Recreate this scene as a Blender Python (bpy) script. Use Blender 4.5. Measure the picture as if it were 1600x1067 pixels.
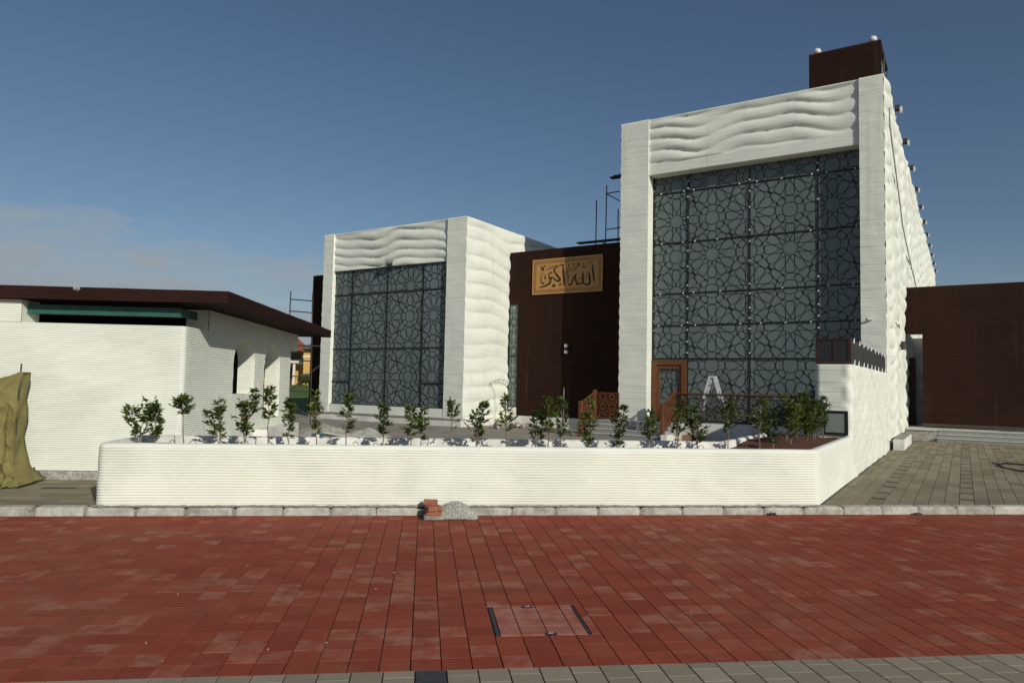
import bpy, math, random
from mathutils import Vector, Matrix, Quaternion, noise as mnoise

for o in list(bpy.data.objects): bpy.data.objects.remove(o)
scene = bpy.context.scene
COL = scene.collection
PI = math.pi

# ------------------------------------------------------------------ camera
YAW, PITCH, ROLL = 0.121537, 0.060096, 0.0206945
CAM_H = 1.84
FOC = 1102.4            # pixels at a width of 1600
fwd = Vector((math.sin(YAW)*math.cos(PITCH), math.cos(YAW)*math.cos(PITCH), math.sin(PITCH)))
right = Vector((math.cos(YAW), -math.sin(YAW), 0))
up = right.cross(fwd)
r2 = right*math.cos(ROLL)+up*math.sin(ROLL)
u2 = -right*math.sin(ROLL)+up*math.cos(ROLL)
cam = bpy.data.cameras.new('camera')
cam.sensor_width = 36.0
cam.lens = 36.0*FOC/1600.0
cam.clip_start = 0.05
cam.clip_end = 6000
camo = bpy.data.objects.new('camera', cam)
camo.matrix_world = Matrix(((r2.x, u2.x, -fwd.x, 0), (r2.y, u2.y, -fwd.y, 0), (r2.z, u2.z, -fwd.z, CAM_H), (0, 0, 0, 1)))
COL.objects.link(camo)
scene.camera = camo

# ------------------------------------------------------------------ sky, sun, exposure
SUN_AZ = math.radians(-26.0)      # the light travels towards this heading (from +Y, + to +X)
SUN_EL = math.radians(24.5)
ldir = Vector((math.sin(SUN_AZ)*math.cos(SUN_EL), math.cos(SUN_AZ)*math.cos(SUN_EL), -math.sin(SUN_EL)))
world = bpy.data.worlds.new('World')
scene.world = world
world.use_nodes = True
wn, wl = world.node_tree.nodes, world.node_tree.links
wn.clear()
w_out = wn.new('ShaderNodeOutputWorld')
w_bg = wn.new('ShaderNodeBackground')
w_bg.inputs['Strength'].default_value = 0.062
sky = wn.new('ShaderNodeTexSky')
sky.sky_type = 'NISHITA'
sky.sun_disc = False
sky.sun_elevation = SUN_EL
sky.sun_rotation = math.atan2(-ldir.x, -ldir.y)
sky.air_density = 1.0
sky.dust_density = 0.7
sky.ozone_density = 3.0
# thin clouds: noise on the cloud-deck plane, all round the sky
tc = wn.new('ShaderNodeTexCoord')
sep = wn.new('ShaderNodeSeparateXYZ'); wl.new(tc.outputs['Generated'], sep.inputs[0])
def wmath(op, a, b=None, clamp=False):
    n = wn.new('ShaderNodeMath'); n.operation = op; n.use_clamp = clamp
    for i, v in enumerate((a, b)):
        if v is None: continue
        if isinstance(v, (int, float)): n.inputs[i].default_value = v
        else: wl.new(v, n.inputs[i])
    return n.outputs[0]
az = wmath('ARCTAN2', sep.outputs[0], sep.outputs[1])
def cloud_layer(base, amp, drop, seed, rag):
    "factor of a cloud bank whose top height follows the heading"
    cb = wn.new('ShaderNodeCombineXYZ')
    wl.new(wmath('MULTIPLY', az, 7.0), cb.inputs[0]); wl.new(wmath('MULTIPLY', sep.outputs[2], 20.0), cb.inputs[1]); cb.inputs[2].default_value = seed
    nz = wn.new('ShaderNodeTexNoise'); nz.inputs['Scale'].default_value = 1.0; nz.inputs['Detail'].default_value = 9; nz.inputs['Roughness'].default_value = 0.55
    wl.new(cb.outputs[0], nz.inputs['Vector'])
    top = wmath('ADD', wmath('MULTIPLY', wmath('SINE', wmath('SUBTRACT', -0.10, az)), amp), base)
    d = wmath('SUBTRACT', wmath('ADD', top, wmath('MULTIPLY', wmath('SUBTRACT', nz.outputs['Fac'], 0.5), rag)), wmath('ADD', sep.outputs[2], drop))
    m = wn.new('ShaderNodeMapRange'); m.interpolation_type = 'SMOOTHSTEP'
    m.inputs['From Min'].default_value = 0.0; m.inputs['From Max'].default_value = 0.030
    wl.new(d, m.inputs['Value'])
    n2 = wn.new('ShaderNodeTexNoise'); n2.inputs['Scale'].default_value = 1.6; n2.inputs['Detail'].default_value = 8
    wl.new(cb.outputs[0], n2.inputs['Vector'])
    return wmath('MULTIPLY', m.outputs[0], wmath('SUBTRACT', wmath('MULTIPLY', n2.outputs['Fac'], 1.7), 0.30), True)
c1 = cloud_layer(0.150, 0.24, 0.0, 3.7, 0.40)
c2 = cloud_layer(0.095, 0.24, 0.0, 9.1, 0.40)
haze = wn.new('ShaderNodeMapRange'); haze.interpolation_type = 'SMOOTHSTEP'
haze.inputs['From Min'].default_value = 0.0; haze.inputs['From Max'].default_value = 0.22
haze.inputs['To Min'].default_value = 0.30; haze.inputs['To Max'].default_value = 0.0
wl.new(sep.outputs[2], haze.inputs['Value'])
cfac = wmath('ADD', wmath('ADD', wmath('MULTIPLY', c1, 0.75), wmath('MULTIPLY', c2, 0.60)), haze.outputs[0], True)
wmix = wn.new('ShaderNodeMix'); wmix.data_type = 'RGBA'
wl.new(cfac, wmix.inputs[0]); wl.new(sky.outputs[0], wmix.inputs[6]); wmix.inputs[7].default_value = (4.75, 5.45, 6.1, 1)
wl.new(wmix.outputs[2], w_bg.inputs['Color'])
wl.new(w_bg.outputs[0], w_out.inputs['Surface'])

sl = bpy.data.lights.new('sun', 'SUN')
sl.energy = 3.35
sl.angle = math.radians(0.53)
sl.color = (1.0, 0.965, 0.865)
slo = bpy.data.objects.new('sun', sl)
slo.rotation_euler = ldir.to_track_quat('-Z', 'Y').to_euler()
slo.location = (20, -40, 30)
COL.objects.link(slo)
scene.view_settings.view_transform = 'Standard'
scene.view_settings.look = 'None'
scene.view_settings.exposure = 0.0
scene.view_settings.gamma = 1.0
scene.view_settings.use_curve_mapping = False

# ------------------------------------------------------------------ frames of reference
class Frame:
    def __init__(s, x, y, rot):
        s.o = Vector((x, y, 0)); s.rot = rot
        s.m = Matrix.Rotation(rot, 3, 'Z')
    def w(s, p): return s.o + s.m @ Vector(p)
    def inv(s, p): return s.m.transposed() @ (Vector(p) - s.o)
WORLD = Frame(0, 0, 0)
FAC = Frame(0, 0, -0.691794)                 # mosque: x along the facades, y into the plot
PAV = Frame(-4.05, 12.5, math.radians(-3.5)) # low pavilion: origin at its front right wall corner
GZ = 0.12                                     # pavement level

# ------------------------------------------------------------------ mesh helpers
BASE = {}
FRM = {}
class MB:
    def __init__(s): s.v = []; s.f = []; s.uv = {}; s.rnd = None
    def poly(s, pts):
        n = len(s.v); s.v += [tuple(p) for p in pts]; s.f.append(tuple(range(n, n+len(pts)))); return s
    def box(s, x0, x1, y0, y1, z0, z1):
        n = len(s.v)
        s.v += [(x0,y0,z0),(x1,y0,z0),(x1,y1,z0),(x0,y1,z0),(x0,y0,z1),(x1,y0,z1),(x1,y1,z1),(x0,y1,z1)]
        for q in ((0,3,2,1),(4,5,6,7),(0,1,5,4),(1,2,6,5),(2,3,7,6),(3,0,4,7)): s.f.append(tuple(n+i for i in q))
        return s
    def bbox(s, x0, x1, y0, y1, z0, z1, b=0.004):
        "box with chamfered top edges"
        n = len(s.v)
        s.v += [(x0,y0,z0),(x1,y0,z0),(x1,y1,z0),(x0,y1,z0),(x0,y0,z1-b),(x1,y0,z1-b),(x1,y1,z1-b),(x0,y1,z1-b),
                (x0+b,y0+b,z1),(x1-b,y0+b,z1),(x1-b,y1-b,z1),(x0+b,y1-b,z1)]
        for q in ((0,3,2,1),(8,9,10,11),(0,1,5,4),(1,2,6,5),(2,3,7,6),(3,0,4,7),(4,5,9,8),(5,6,10,9),(6,7,11,10),(7,4,8,11)):
            s.f.append(tuple(n+i for i in q))
        return s
    def prism(s, pts, z0, z1):
        "pts counter-clockwise xy outline"
        n = len(s.v); k = len(pts)
        s.v += [(p[0],p[1],z0) for p in pts]+[(p[0],p[1],z1) for p in pts]
        s.f.append(tuple(range(n+k-1, n-1, -1))); s.f.append(tuple(range(n+k, n+2*k)))
        for i in range(k):
            j = (i+1) % k; s.f.append((n+i, n+j, n+k+j, n+k+i))
        return s
    def grid(s, fn, nu, nv, flip=False):
        "fn(i,j) -> point, i in 0..nu, j in 0..nv"
        n = len(s.v)
        for j in range(nv+1):
            for i in range(nu+1): s.v.append(tuple(fn(i, j)))
        w = nu+1
        for j in range(nv):
            for i in range(nu):
                a = n+j*w+i
                q = (a, a+1, a+w+1, a+w)
                s.f.append(q[::-1] if flip else q)
        return s
    def tube(s, pts, r, k=6, cap=True):
        pts = [Vector(p) for p in pts]
        rr = r if isinstance(r, (list, tuple)) else [r]*len(pts)
        n = len(s.v); m = len(pts)
        prev = None
        for i, p in enumerate(pts):
            t = (pts[min(i+1, m-1)]-pts[max(i-1, 0)])
            t = t.normalized() if t.length > 1e-9 else Vector((0,0,1))
            if prev is None:
                a = t.orthogonal().normalized()
            else:
                a = prev - t*prev.dot(t)
                a = a.normalized() if a.length > 1e-6 else t.orthogonal().normalized()
            prev = a; b = t.cross(a)
            for q in range(k):
                an = 2*PI*q/k
                s.v.append(tuple(p+(a*math.cos(an)+b*math.sin(an))*rr[i]))
        for i in range(m-1):
            for q in range(k):
                q2 = (q+1) % k
                s.f.append((n+i*k+q, n+i*k+q2, n+(i+1)*k+q2, n+(i+1)*k+q))
        if cap:
            s.f.append(tuple(n+q for q in range(k-1, -1, -1)))
            s.f.append(tuple(n+(m-1)*k+q for q in range(k)))
        return s
    def bar(s, p, q, w, d, nrm):
        "flat bar from p to q, width w in the plane normal to nrm, depth d along nrm"
        p, q, nrm = Vector(p), Vector(q), Vector(nrm).normalized()
        t = (q-p)
        if t.length < 1e-6: return s
        t.normalize(); sd = t.cross(nrm)*(w/2); dp = nrm*d
        n = len(s.v)
        for e in (p, q):
            for a in (sd, -sd):
                s.v.append(tuple(e+a)); s.v.append(tuple(e+a+dp))
        # order: p+sd, p+sd+d, p-sd, p-sd+d, q+sd, q+sd+d, q-sd, q-sd+d
        for f in ((0,1,3,2),(4,6,7,5),(0,4,5,1),(2,3,7,6),(1,5,7,3),(0,2,6,4)): s.f.append(tuple(n+i for i in f))
        return s
    def sphere(s, c, r, sc=(1,1,1), nu=12, nv=8, fn=None):
        n = len(s.v)
        for j in range(nv+1):
            th = PI*j/nv
            for i in range(nu):
                ph = 2*PI*i/nu
                d = Vector((math.sin(th)*math.cos(ph), math.sin(th)*math.sin(ph), math.cos(th)))
                k = r*(fn(d) if fn else 1)
                s.v.append((c[0]+d.x*k*sc[0], c[1]+d.y*k*sc[1], c[2]+d.z*k*sc[2]))
        for j in range(nv):
            for i in range(nu):
                i2 = (i+1) % nu
                s.f.append((n+j*nu+i, n+(j+1)*nu+i, n+(j+1)*nu+i2, n+j*nu+i2))
        return s
    def build(s, name, mat, parent=None, frame=None, smooth=False, origin=None):
        if frame is None: frame = FRM.get(parent, WORLD)
        xs = [p[0] for p in s.v]; ys = [p[1] for p in s.v]; zs = [p[2] for p in s.v]
        c = Vector(origin) if origin else Vector(((min(xs)+max(xs))/2, (min(ys)+max(ys))/2, min(zs)))
        me = bpy.data.meshes.new(name)
        me.from_pydata([(p[0]-c.x, p[1]-c.y, p[2]-c.z) for p in s.v], [], s.f)
        if s.rnd is not None:
            at = me.attributes.new('rnd', 'FLOAT', 'FACE'); at.data.foreach_set('value', s.rnd)
        if smooth: me.polygons.foreach_set('use_smooth', [True]*len(me.polygons))
        me.materials.append(mat)
        o = bpy.data.objects.new(name, me); COL.objects.link(o)
        BASE[o] = c; FRM[o] = frame
        if parent:
            o.parent = parent; o.location = c-BASE[parent]
        else:
            o.location = frame.w(c); o.rotation_euler = (0, 0, frame.rot)
        return o

def thing(name, label, cat, base, frame=WORLD, group=None):
    o = bpy.data.objects.new(name, None); COL.objects.link(o)
    o.empty_display_size = 0.2
    BASE[o] = Vector(base); FRM[o] = frame
    o.location = frame.w(base); o.rotation_euler = (0, 0, frame.rot)
    return tag(o, label, cat, group)
def tag(o, label=None, cat=None, group=None, kind=None):
    if label: o['label'] = label
    if cat: o['category'] = cat
    if group: o['group'] = group
    if kind: o['kind'] = kind
    return o
def copy_part(o, parent, loc, rot=None):
    c = o.copy(); COL.objects.link(c); c.parent = parent
    c.location = loc
    if rot: c.rotation_euler = rot
    BASE[c] = BASE[o]; FRM[c] = FRM[o]
    return c

# ------------------------------------------------------------------ materials
def new_mat(name):
    m = bpy.data.materials.new(name); m.use_nodes = True
    nt = m.node_tree; b = nt.nodes['Principled BSDF']
    return m, nt, b
def setv(nt, sock, v):
    if hasattr(v, 'is_linked') or hasattr(v, 'node'): nt.links.new(v, sock)
    elif isinstance(v, tuple) and len(v) == 3 and sock.type == 'RGBA': sock.default_value = (*v, 1)
    else: sock.default_value = v
def nmath(nt, op, a, b=0.0, clamp=False, c=None):
    n = nt.nodes.new('ShaderNodeMath'); n.operation = op; n.use_clamp = clamp
    setv(nt, n.inputs[0], a); setv(nt, n.inputs[1], b)
    if c is not None: setv(nt, n.inputs[2], c)
    return n.outputs[0]
def nmix(nt, f, a, b, blend='MIX'):
    n = nt.nodes.new('ShaderNodeMix'); n.data_type = 'RGBA'; n.blend_type = blend
    setv(nt, n.inputs[0], f); setv(nt, n.inputs[6], a); setv(nt, n.inputs[7], b)
    return n.outputs[2]
def nnoise(nt, scale, detail=4, vec=None, rough=0.55):
    n = nt.nodes.new('ShaderNodeTexNoise'); n.inputs['Scale'].default_value = scale
    n.inputs['Detail'].default_value = detail; n.inputs['Roughness'].default_value = rough
    if vec is not None: nt.links.new(vec, n.inputs['Vector'])
    return n.outputs['Fac']
def nrange(nt, v, a, b, c=0.0, d=1.0):
    n = nt.nodes.new('ShaderNodeMapRange'); n.interpolation_type = 'SMOOTHSTEP'
    setv(nt, n.inputs['Value'], v)
    n.inputs['From Min'].default_value = a; n.inputs['From Max'].default_value = b
    n.inputs['To Min'].default_value = c; n.inputs['To Max'].default_value = d
    return n.outputs[0]
def npos(nt, scale=(1, 1, 1), rotz=0.0):
    g = nt.nodes.new('ShaderNodeNewGeometry')
    m = nt.nodes.new('ShaderNodeMapping'); m.inputs['Scale'].default_value = scale
    m.inputs['Rotation'].default_value = (0, 0, rotz)
    nt.links.new(g.outputs['Position'], m.inputs['Vector'])
    return m.outputs[0]
def nbump(nt, b, h, strength=0.3, dist=0.01):
    n = nt.nodes.new('ShaderNodeBump'); n.inputs['Strength'].default_value = strength
    n.inputs['Distance'].default_value = dist
    nt.links.new(h, n.inputs['Height']); nt.links.new(n.outputs[0], b.inputs['Normal'])
def simple(name, c1, c2=None, rough=0.7, scale=6.0, bump=0.0, bscale=60.0, metal=0.0, spec=0.4, vscale=(1, 1, 1), bdist=0.006):
    m, nt, b = new_mat(name)
    p = npos(nt, vscale)
    if c2:
        f = nrange(nt, nnoise(nt, scale, 6, p), 0.32, 0.68)
        nt.links.new(nmix(nt, f, c1, c2), b.inputs['Base Color'])
    else: b.inputs['Base Color'].default_value = (*c1, 1)
    b.inputs['Roughness'].default_value = rough; b.inputs['Metallic'].default_value = metal
    b.inputs['Specular IOR Level'].default_value = spec
    if bump: nbump(nt, b, nnoise(nt, bscale, 5, p), bump, bdist)
    return m
def printed(name, col, col2, layer=0.035, strength=0.5, stain=0.12, dist=0.010, lines=True):
    "printed concrete: fine horizontal layers, blotches, small drips"
    m, nt, b = new_mat(name)
    ps = npos(nt, (0.5, 0.5, 1.0/layer*0.55))
    fine = nnoise(nt, 1.0, 3, ps, 0.6)
    pw = npos(nt, (1, 1, 1))
    blot = nnoise(nt, 0.9, 7, pw, 0.6)
    c = nmix(nt, nrange(nt, blot, 0.3, 0.7), col, col2)
    streak = nnoise(nt, 1.0, 5, npos(nt, (3.5, 3.5, 0.22)), 0.6)
    c = nmix(nt, nmath(nt, 'MULTIPLY', nrange(nt, streak, 0.56, 0.78), stain), c, (0.36, 0.34, 0.29))
    seam = nnoise(nt, 1.0, 2, npos(nt, (0.02, 0.02, 1.9)), 0.5)
    if lines: c = nmix(nt, nmath(nt, 'MULTIPLY', nrange(nt, fine, 0.40, 0.25), 0.30), c, (0.30, 0.29, 0.26))
    nt.links.new(c, b.inputs['Base Color'])
    b.inputs['Roughness'].default_value = 0.82; b.inputs['Specular IOR Level'].default_value = 0.25
    grain = nnoise(nt, 42.0, 3, pw, 0.6)
    h = nmath(nt, 'ADD', nmath(nt, 'MULTIPLY', fine, 1.0), nmath(nt, 'MULTIPLY', grain, 0.35))
    nbump(nt, b, h, strength, dist)
    return m
M = {}
WHITE, WHITE2 = (0.775, 0.79, 0.685), (0.69, 0.708, 0.625)
M['print_hall'] = printed('print_hall', WHITE, WHITE2, 0.030, 0.75, 0.25, 0.020)
M['print_ribbed'] = printed('print_ribbed', WHITE, WHITE2, 0.02, 0.25, 0.10, 0.004, lines=False)
M['print_brown'] = printed('print_brown', (0.029, 0.0125, 0.0075), (0.022, 0.0095, 0.006), 0.030, 0.9, 0.045, 0.016, lines=False)
M['print_brown'].node_tree.nodes['Principled BSDF'].inputs['Specular IOR Level'].default_value = 0.12
M['roof_brown'] = printed('roof_brown', (0.042, 0.0165, 0.0135), (0.032, 0.013, 0.0105), 0.030, 0.4, 0.0, 0.008, lines=False)
M['roof_brown'].node_tree.nodes['Principled BSDF'].inputs['Specular IOR Level'].default_value = 0.15
M['plaster'] = simple('plaster', (0.78, 0.76, 0.70), (0.58, 0.56, 0.51), 0.85, 2.2, 0.25, 40)
M['ledge_grey'] = simple('ledge_grey', (0.30, 0.29, 0.26), (0.20, 0.19, 0.17), 0.85, 3.0, 0.3, 50)
M['frame_black'] = simple('frame_black', (0.012, 0.013, 0.014), None, 0.45)
M['lattice_black'] = simple('lattice_black', (0.010, 0.012, 0.013), None, 0.5)
M['room_shade'] = simple('room_shade', (0.008, 0.008, 0.009), None, 0.9, spec=0.1)  # shade of the unlit pavilion inside, put in as near-black colour
M['corten'] = simple('corten', (0.165, 0.060, 0.022), (0.105, 0.038, 0.016), 0.6, 9.0, 0.15, 70)
M['corten_dark'] = simple('corten_dark', (0.040, 0.018, 0.011), (0.028, 0.013, 0.009), 0.55, 9.0)
M['clip_white'] = simple('clip_white', (0.66, 0.66, 0.64), None, 0.4)
M['steel_dark'] = simple('steel_dark', (0.035, 0.035, 0.038), (0.06, 0.045, 0.035), 0.55, 12.0)
M['steel_grey'] = simple('steel_grey', (0.22, 0.22, 0.22), (0.14, 0.13, 0.12), 0.5, 12.0, metal=0.4)
M['aluminium'] = simple('aluminium', (0.72, 0.72, 0.72), None, 0.4, metal=0.3)
M['green_steel'] = simple('green_steel', (0.030, 0.115, 0.095), (0.022, 0.09, 0.075), 0.5, 3.0)
M['tarp'] = simple('tarp', (0.215, 0.185, 0.058), (0.165, 0.14, 0.045), 0.75, 4.0, 0.25, 9.0, bdist=0.02)
M['soil'] = simple('soil', (0.16, 0.062, 0.028), (0.09, 0.036, 0.018), 0.95, 22.0, 0.8, 60, bdist=0.02)
M['bark'] = simple('bark', (0.22, 0.17, 0.115), (0.15, 0.115, 0.08), 0.85, 30)
M['hose'] = simple('hose', (0.10, 0.085, 0.06), None, 0.6)
M['granite'] = simple('granite', (0.36, 0.36, 0.34), (0.13, 0.13, 0.13), 0.6, 55.0, 0.1, 90)
M['granite_pale'] = simple('granite_pale', (0.58, 0.57, 0.50), (0.46, 0.45, 0.40), 0.7, 8.0, 0.1, 90)
M['concrete'] = simple('concrete', (0.46, 0.44, 0.40), (0.24, 0.23, 0.20), 0.9, 14.0, 0.6, 45, bdist=0.012)
M['sand_heap'] = simple('sand_heap', (0.38, 0.36, 0.31), (0.27, 0.25, 0.215), 0.95, 10.0, 0.6, 60, bdist=0.02)
M['gravel_grey'] = simple('gravel_grey', (0.46, 0.455, 0.40), (0.24, 0.235, 0.205), 0.9, 35.0, 0.3, 80)
M['brick_loose'] = simple('brick_loose', (0.36, 0.13, 0.07), (0.22, 0.085, 0.055), 0.9, 25.0, 0.4, 80)
M['rock_pale'] = simple('rock_pale', (0.50, 0.45, 0.40), (0.20, 0.15, 0.14), 0.9, 8.0, 0.5, 40)
M['rock_dark'] = simple('rock_dark', (0.085, 0.07, 0.06), (0.04, 0.032, 0.03), 0.9, 12.0, 0.5, 40)
M['lawn'] = simple('lawn', (0.10, 0.17, 0.03), (0.065, 0.115, 0.02), 0.9, 0.6, 0.8, 8.0, bdist=0.1)
M['terrain'] = simple('terrain', (0.34, 0.29, 0.215), (0.26, 0.22, 0.165), 0.95, 0.2, 0.4, 3.0)
M['yellow_wall'] = simple('yellow_wall', (0.62, 0.39, 0.115), (0.55, 0.34, 0.10), 0.85, 0.6)
M['cream_trim'] = simple('cream_trim', (0.70, 0.64, 0.50), None, 0.85)
M['roof_tile'] = simple('roof_tile', (0.36, 0.12, 0.055), (0.27, 0.09, 0.045), 0.85, 2.0, 0.5, 5.0, bdist=0.1)
M['roof_grey'] = simple('roof_grey', (0.13, 0.13, 0.14), None, 0.8)
M['window_dark'] = simple('window_dark', (0.02, 0.02, 0.022), None, 0.15)
M['sign_gold'] = simple('sign_gold', (0.46, 0.235, 0.065), (0.41, 0.205, 0.055), 0.5, 3.0, spec=0.5)
M['sign_ink'] = simple('sign_ink', (0.015, 0.008, 0.006), None, 0.5)
M['sign_border'] = simple('sign_border', (0.16, 0.062, 0.022), None, 0.5)
M['blue_box'] = simple('blue_box', (0.02, 0.10, 0.19), (0.015, 0.06, 0.12), 0.5, 30)
M['card'] = simple('card', (0.33, 0.20, 0.11), None, 0.85)
M['mortar'] = simple('mortar', (0.30, 0.28, 0.24), (0.17, 0.16, 0.14), 0.95, 25.0, 0.6, 50)
M['net_grey'] = simple('net_grey', (0.045, 0.043, 0.040), (0.032, 0.031, 0.030), 0.7, 3.0)

def m_glass():
    m, nt, b = new_mat('hall_glass')
    n = nrange(nt, nnoise(nt, 1.0, 3, npos(nt, (0.8, 0.8, 0.16))), 0.35, 0.65)
    nt.links.new(nmix(nt, n, (0.135, 0.165, 0.158), (0.10, 0.128, 0.124)), b.inputs['Base Color'])
    b.inputs['Roughness'].default_value = 0.16; b.inputs['Specular IOR Level'].default_value = 0.5
    return m
M['hall_glass'] = m_glass()
M['pale_glass'] = simple('pale_glass', (0.22, 0.26, 0.23), (0.18, 0.22, 0.20), 0.25, 1.5)

def m_paver(name, c1, c2, pale, pale_amt, dark, dust, joint_scale=1.0):
    m, nt, b = new_mat(name)
    oi = nt.nodes.new('ShaderNodeObjectInfo')
    at = nt.nodes.new('ShaderNodeAttribute'); at.attribute_name = 'rnd'
    r = nmath(nt, 'FRACT', nmath(nt, 'ADD', oi.outputs['Random'], at.outputs['Fac']))
    rb = nmath(nt, 'FRACT', nmath(nt, 'MULTIPLY', r, 7.31))
    p = npos(nt)
    c = nmix(nt, r, c1, c2)
    fine = nnoise(nt, 70.0, 4, p, 0.65)
    c = nmix(nt, nmath(nt, 'MULTIPLY', nrange(nt, fine, 0.35, 0.7), 0.22), c, dark)
    # bloom on some pieces, broken up by noise
    bl = nmath(nt, 'MULTIPLY', nrange(nt, rb, 1.0-pale_amt, 1.0-pale_amt*0.35), nrange(nt, nnoise(nt, 6.0, 5, p, 0.6), 0.34, 0.66))
    c = nmix(nt, nmath(nt, 'MULTIPLY', bl, 0.46), c, pale)
    big = nrange(nt, nnoise(nt, 0.42, 6, p, 0.6), 0.42, 0.72)
    c = nmix(nt, nmath(nt, 'MULTIPLY', big, 0.26), c, dust)
    mid = nrange(nt, nnoise(nt, 2.6, 7, p, 0.66), 0.50, 0.74)
    c = nmix(nt, nmath(nt, 'MULTIPLY', mid, 0.30), c, dust)
    smu = nrange(nt, nnoise(nt, 1.0, 6, npos(nt, (0.55, 1.5, 1.0), 0.5), 0.62), 0.55, 0.74)
    c = nmix(nt, nmath(nt, 'MULTIPLY', smu, 0.38), c, dark)
    speck = nrange(nt, nnoise(nt, 150.0, 2, p, 0.5), 0.70, 0.78)
    c = nmix(nt, nmath(nt, 'MULTIPLY', speck, 0.35), c, pale)
    nt.links.new(c, b.inputs['Base Color'])
    b.inputs['Roughness'].default_value = 0.88; b.inputs['Specular IOR Level'].default_value = 0.18
    nbump(nt, b, fine, 0.35, 0.003)
    return m
M['paver_red'] = m_paver('paver_red', (0.235, 0.046, 0.024), (0.305, 0.064, 0.034), (0.43, 0.235, 0.165), 0.32, (0.185, 0.039, 0.022), (0.32, 0.155, 0.09))
M['paver_infill'] = m_paver('paver_infill', (0.30, 0.082, 0.055), (0.34, 0.10, 0.068), (0.47, 0.26, 0.20), 1.4, (0.20, 0.05, 0.035), (0.36, 0.19, 0.13))
M['paver_grey'] = m_paver('paver_grey', (0.18, 0.15, 0.098), (0.29, 0.25, 0.17), (0.36, 0.32, 0.23), 0.25, (0.125, 0.105, 0.07), (0.30, 0.26, 0.18))
M['paver_front'] = m_paver('paver_front', (0.26, 0.215, 0.155), (0.325, 0.275, 0.20), (0.39, 0.335, 0.25), 0.12, (0.18, 0.15, 0.11), (0.33, 0.275, 0.20))
M['paver_black'] = simple('paver_black', (0.055, 0.055, 0.058), (0.04, 0.04, 0.042), 0.8, 20, 0.3, 90)
M['joint_sand'] = simple('joint_sand', (0.085, 0.042, 0.030), (0.055, 0.028, 0.022), 0.95, 30, 0.3, 90)
M['joint_dark'] = simple('joint_dark', (0.022, 0.020, 0.018), (0.012, 0.011, 0.010), 0.95, 40)
M['joint_grey'] = simple('joint_grey', (0.095, 0.085, 0.07), (0.06, 0.055, 0.045), 0.95, 30, 0.3, 90)
def m_kerb():
    m, nt, b = new_mat('kerb_stone')
    p = npos(nt); oi = nt.nodes.new('ShaderNodeObjectInfo')
    n1 = nnoise(nt, 6.0, 8, p, 0.68)
    c = nmix(nt, nrange(nt, n1, 0.36, 0.64), (0.47, 0.455, 0.39), (0.24, 0.23, 0.19))
    c = nmix(nt, nmath(nt, 'MULTIPLY', oi.outputs['Random'], 0.45), c, (0.58, 0.57, 0.51))
    c = nmix(nt, nmath(nt, 'MULTIPLY', nrange(nt, nnoise(nt, 1.7, 6, npos(nt), 0.7), 0.5, 0.66), 0.65), c, (0.21, 0.195, 0.155))
    c = nmix(nt, nmath(nt, 'MULTIPLY', nrange(nt, nnoise(nt, 45.0, 4, p, 0.6), 0.55, 0.72), 0.5), c, (0.17, 0.16, 0.14))
    nt.links.new(c, b.inputs['Base Color']); b.inputs['Roughness'].default_value = 0.9
    nbump(nt, b, nnoise(nt, 40.0, 5, p, 0.65), 0.5, 0.008)
    return m
M['kerb_stone'] = m_kerb()
def m_terrace():
    m, nt, b = new_mat('terrace_paving')
    p = npos(nt, (1, 1, 1), 0.691794)
    br = nt.nodes.new('ShaderNodeTexBrick'); nt.links.new(p, br.inputs['Vector'])
    br.inputs['Scale'].default_value = 1.0; br.inputs['Brick Width'].default_value = 0.6
    br.inputs['Row Height'].default_value = 0.2; br.inputs['Mortar Size'].default_value = 0.006
    br.inputs['Color1'].default_value = (0.22, 0.19, 0.15, 1); br.inputs['Color2'].default_value = (0.33, 0.285, 0.225, 1)
    br.inputs['Mortar'].default_value = (0.09, 0.08, 0.065, 1)
    c = nmix(nt, nmath(nt, 'MULTIPLY', nrange(nt, nnoise(nt, 1.2, 6, npos(nt)), 0.4, 0.7), 0.4), br.outputs['Color'], (0.36, 0.32, 0.26))
    nt.links.new(c, b.inputs['Base Color']); b.inputs['Roughness'].default_value = 0.9
    return m
M['terrace_paving'] = m_terrace()
def m_leaf(name, a, bcol):
    m, nt, b = new_mat(name)
    g = nt.nodes.new('ShaderNodeNewGeometry')
    c = nmix(nt, g.outputs['Random Per Island'], a, bcol)
    yel = nrange(nt, nmath(nt, 'FRACT', nmath(nt, 'MULTIPLY', g.outputs['Random Per Island'], 13.7)), 0.92, 1.0)
    c = nmix(nt, nmath(nt, 'MULTIPLY', yel, 0.5), c, (0.22, 0.20, 0.03))
    nt.links.new(c, b.inputs['Base Color'])
    b.inputs['Roughness'].default_value = 0.42; b.inputs['Specular IOR Level'].default_value = 0.45
    tr = nt.nodes.new('ShaderNodeBsdfTranslucent')
    nt.links.new(nmix(nt, 0.5, c, (0.20, 0.26, 0.03)), tr.inputs['Color'])
    mx = nt.nodes.new('ShaderNodeMixShader'); mx.inputs[0].default_value = 0.22
    nt.links.new(b.outputs[0], mx.inputs[1]); nt.links.new(tr.outputs[0], mx.inputs[2])
    nt.links.new(mx.outputs[0], nt.nodes['Material Output'].inputs['Surface'])
    return m
M['leaf'] = m_leaf('leaf', (0.036, 0.066, 0.012), (0.10, 0.15, 0.026))
M['leaf_light'] = m_leaf('leaf_light', (0.07, 0.105, 0.016), (0.16, 0.20, 0.035))
M['leaf_dark'] = m_leaf('leaf_dark', (0.024, 0.048, 0.012), (0.065, 0.105, 0.022))
M['leaf_tree'] = m_leaf('leaf_tree', (0.05, 0.08, 0.02), (0.10, 0.13, 0.035))

def rnoise(x, y=0.0, z=0.0): return mnoise.noise(Vector((x, y, z)))

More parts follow.
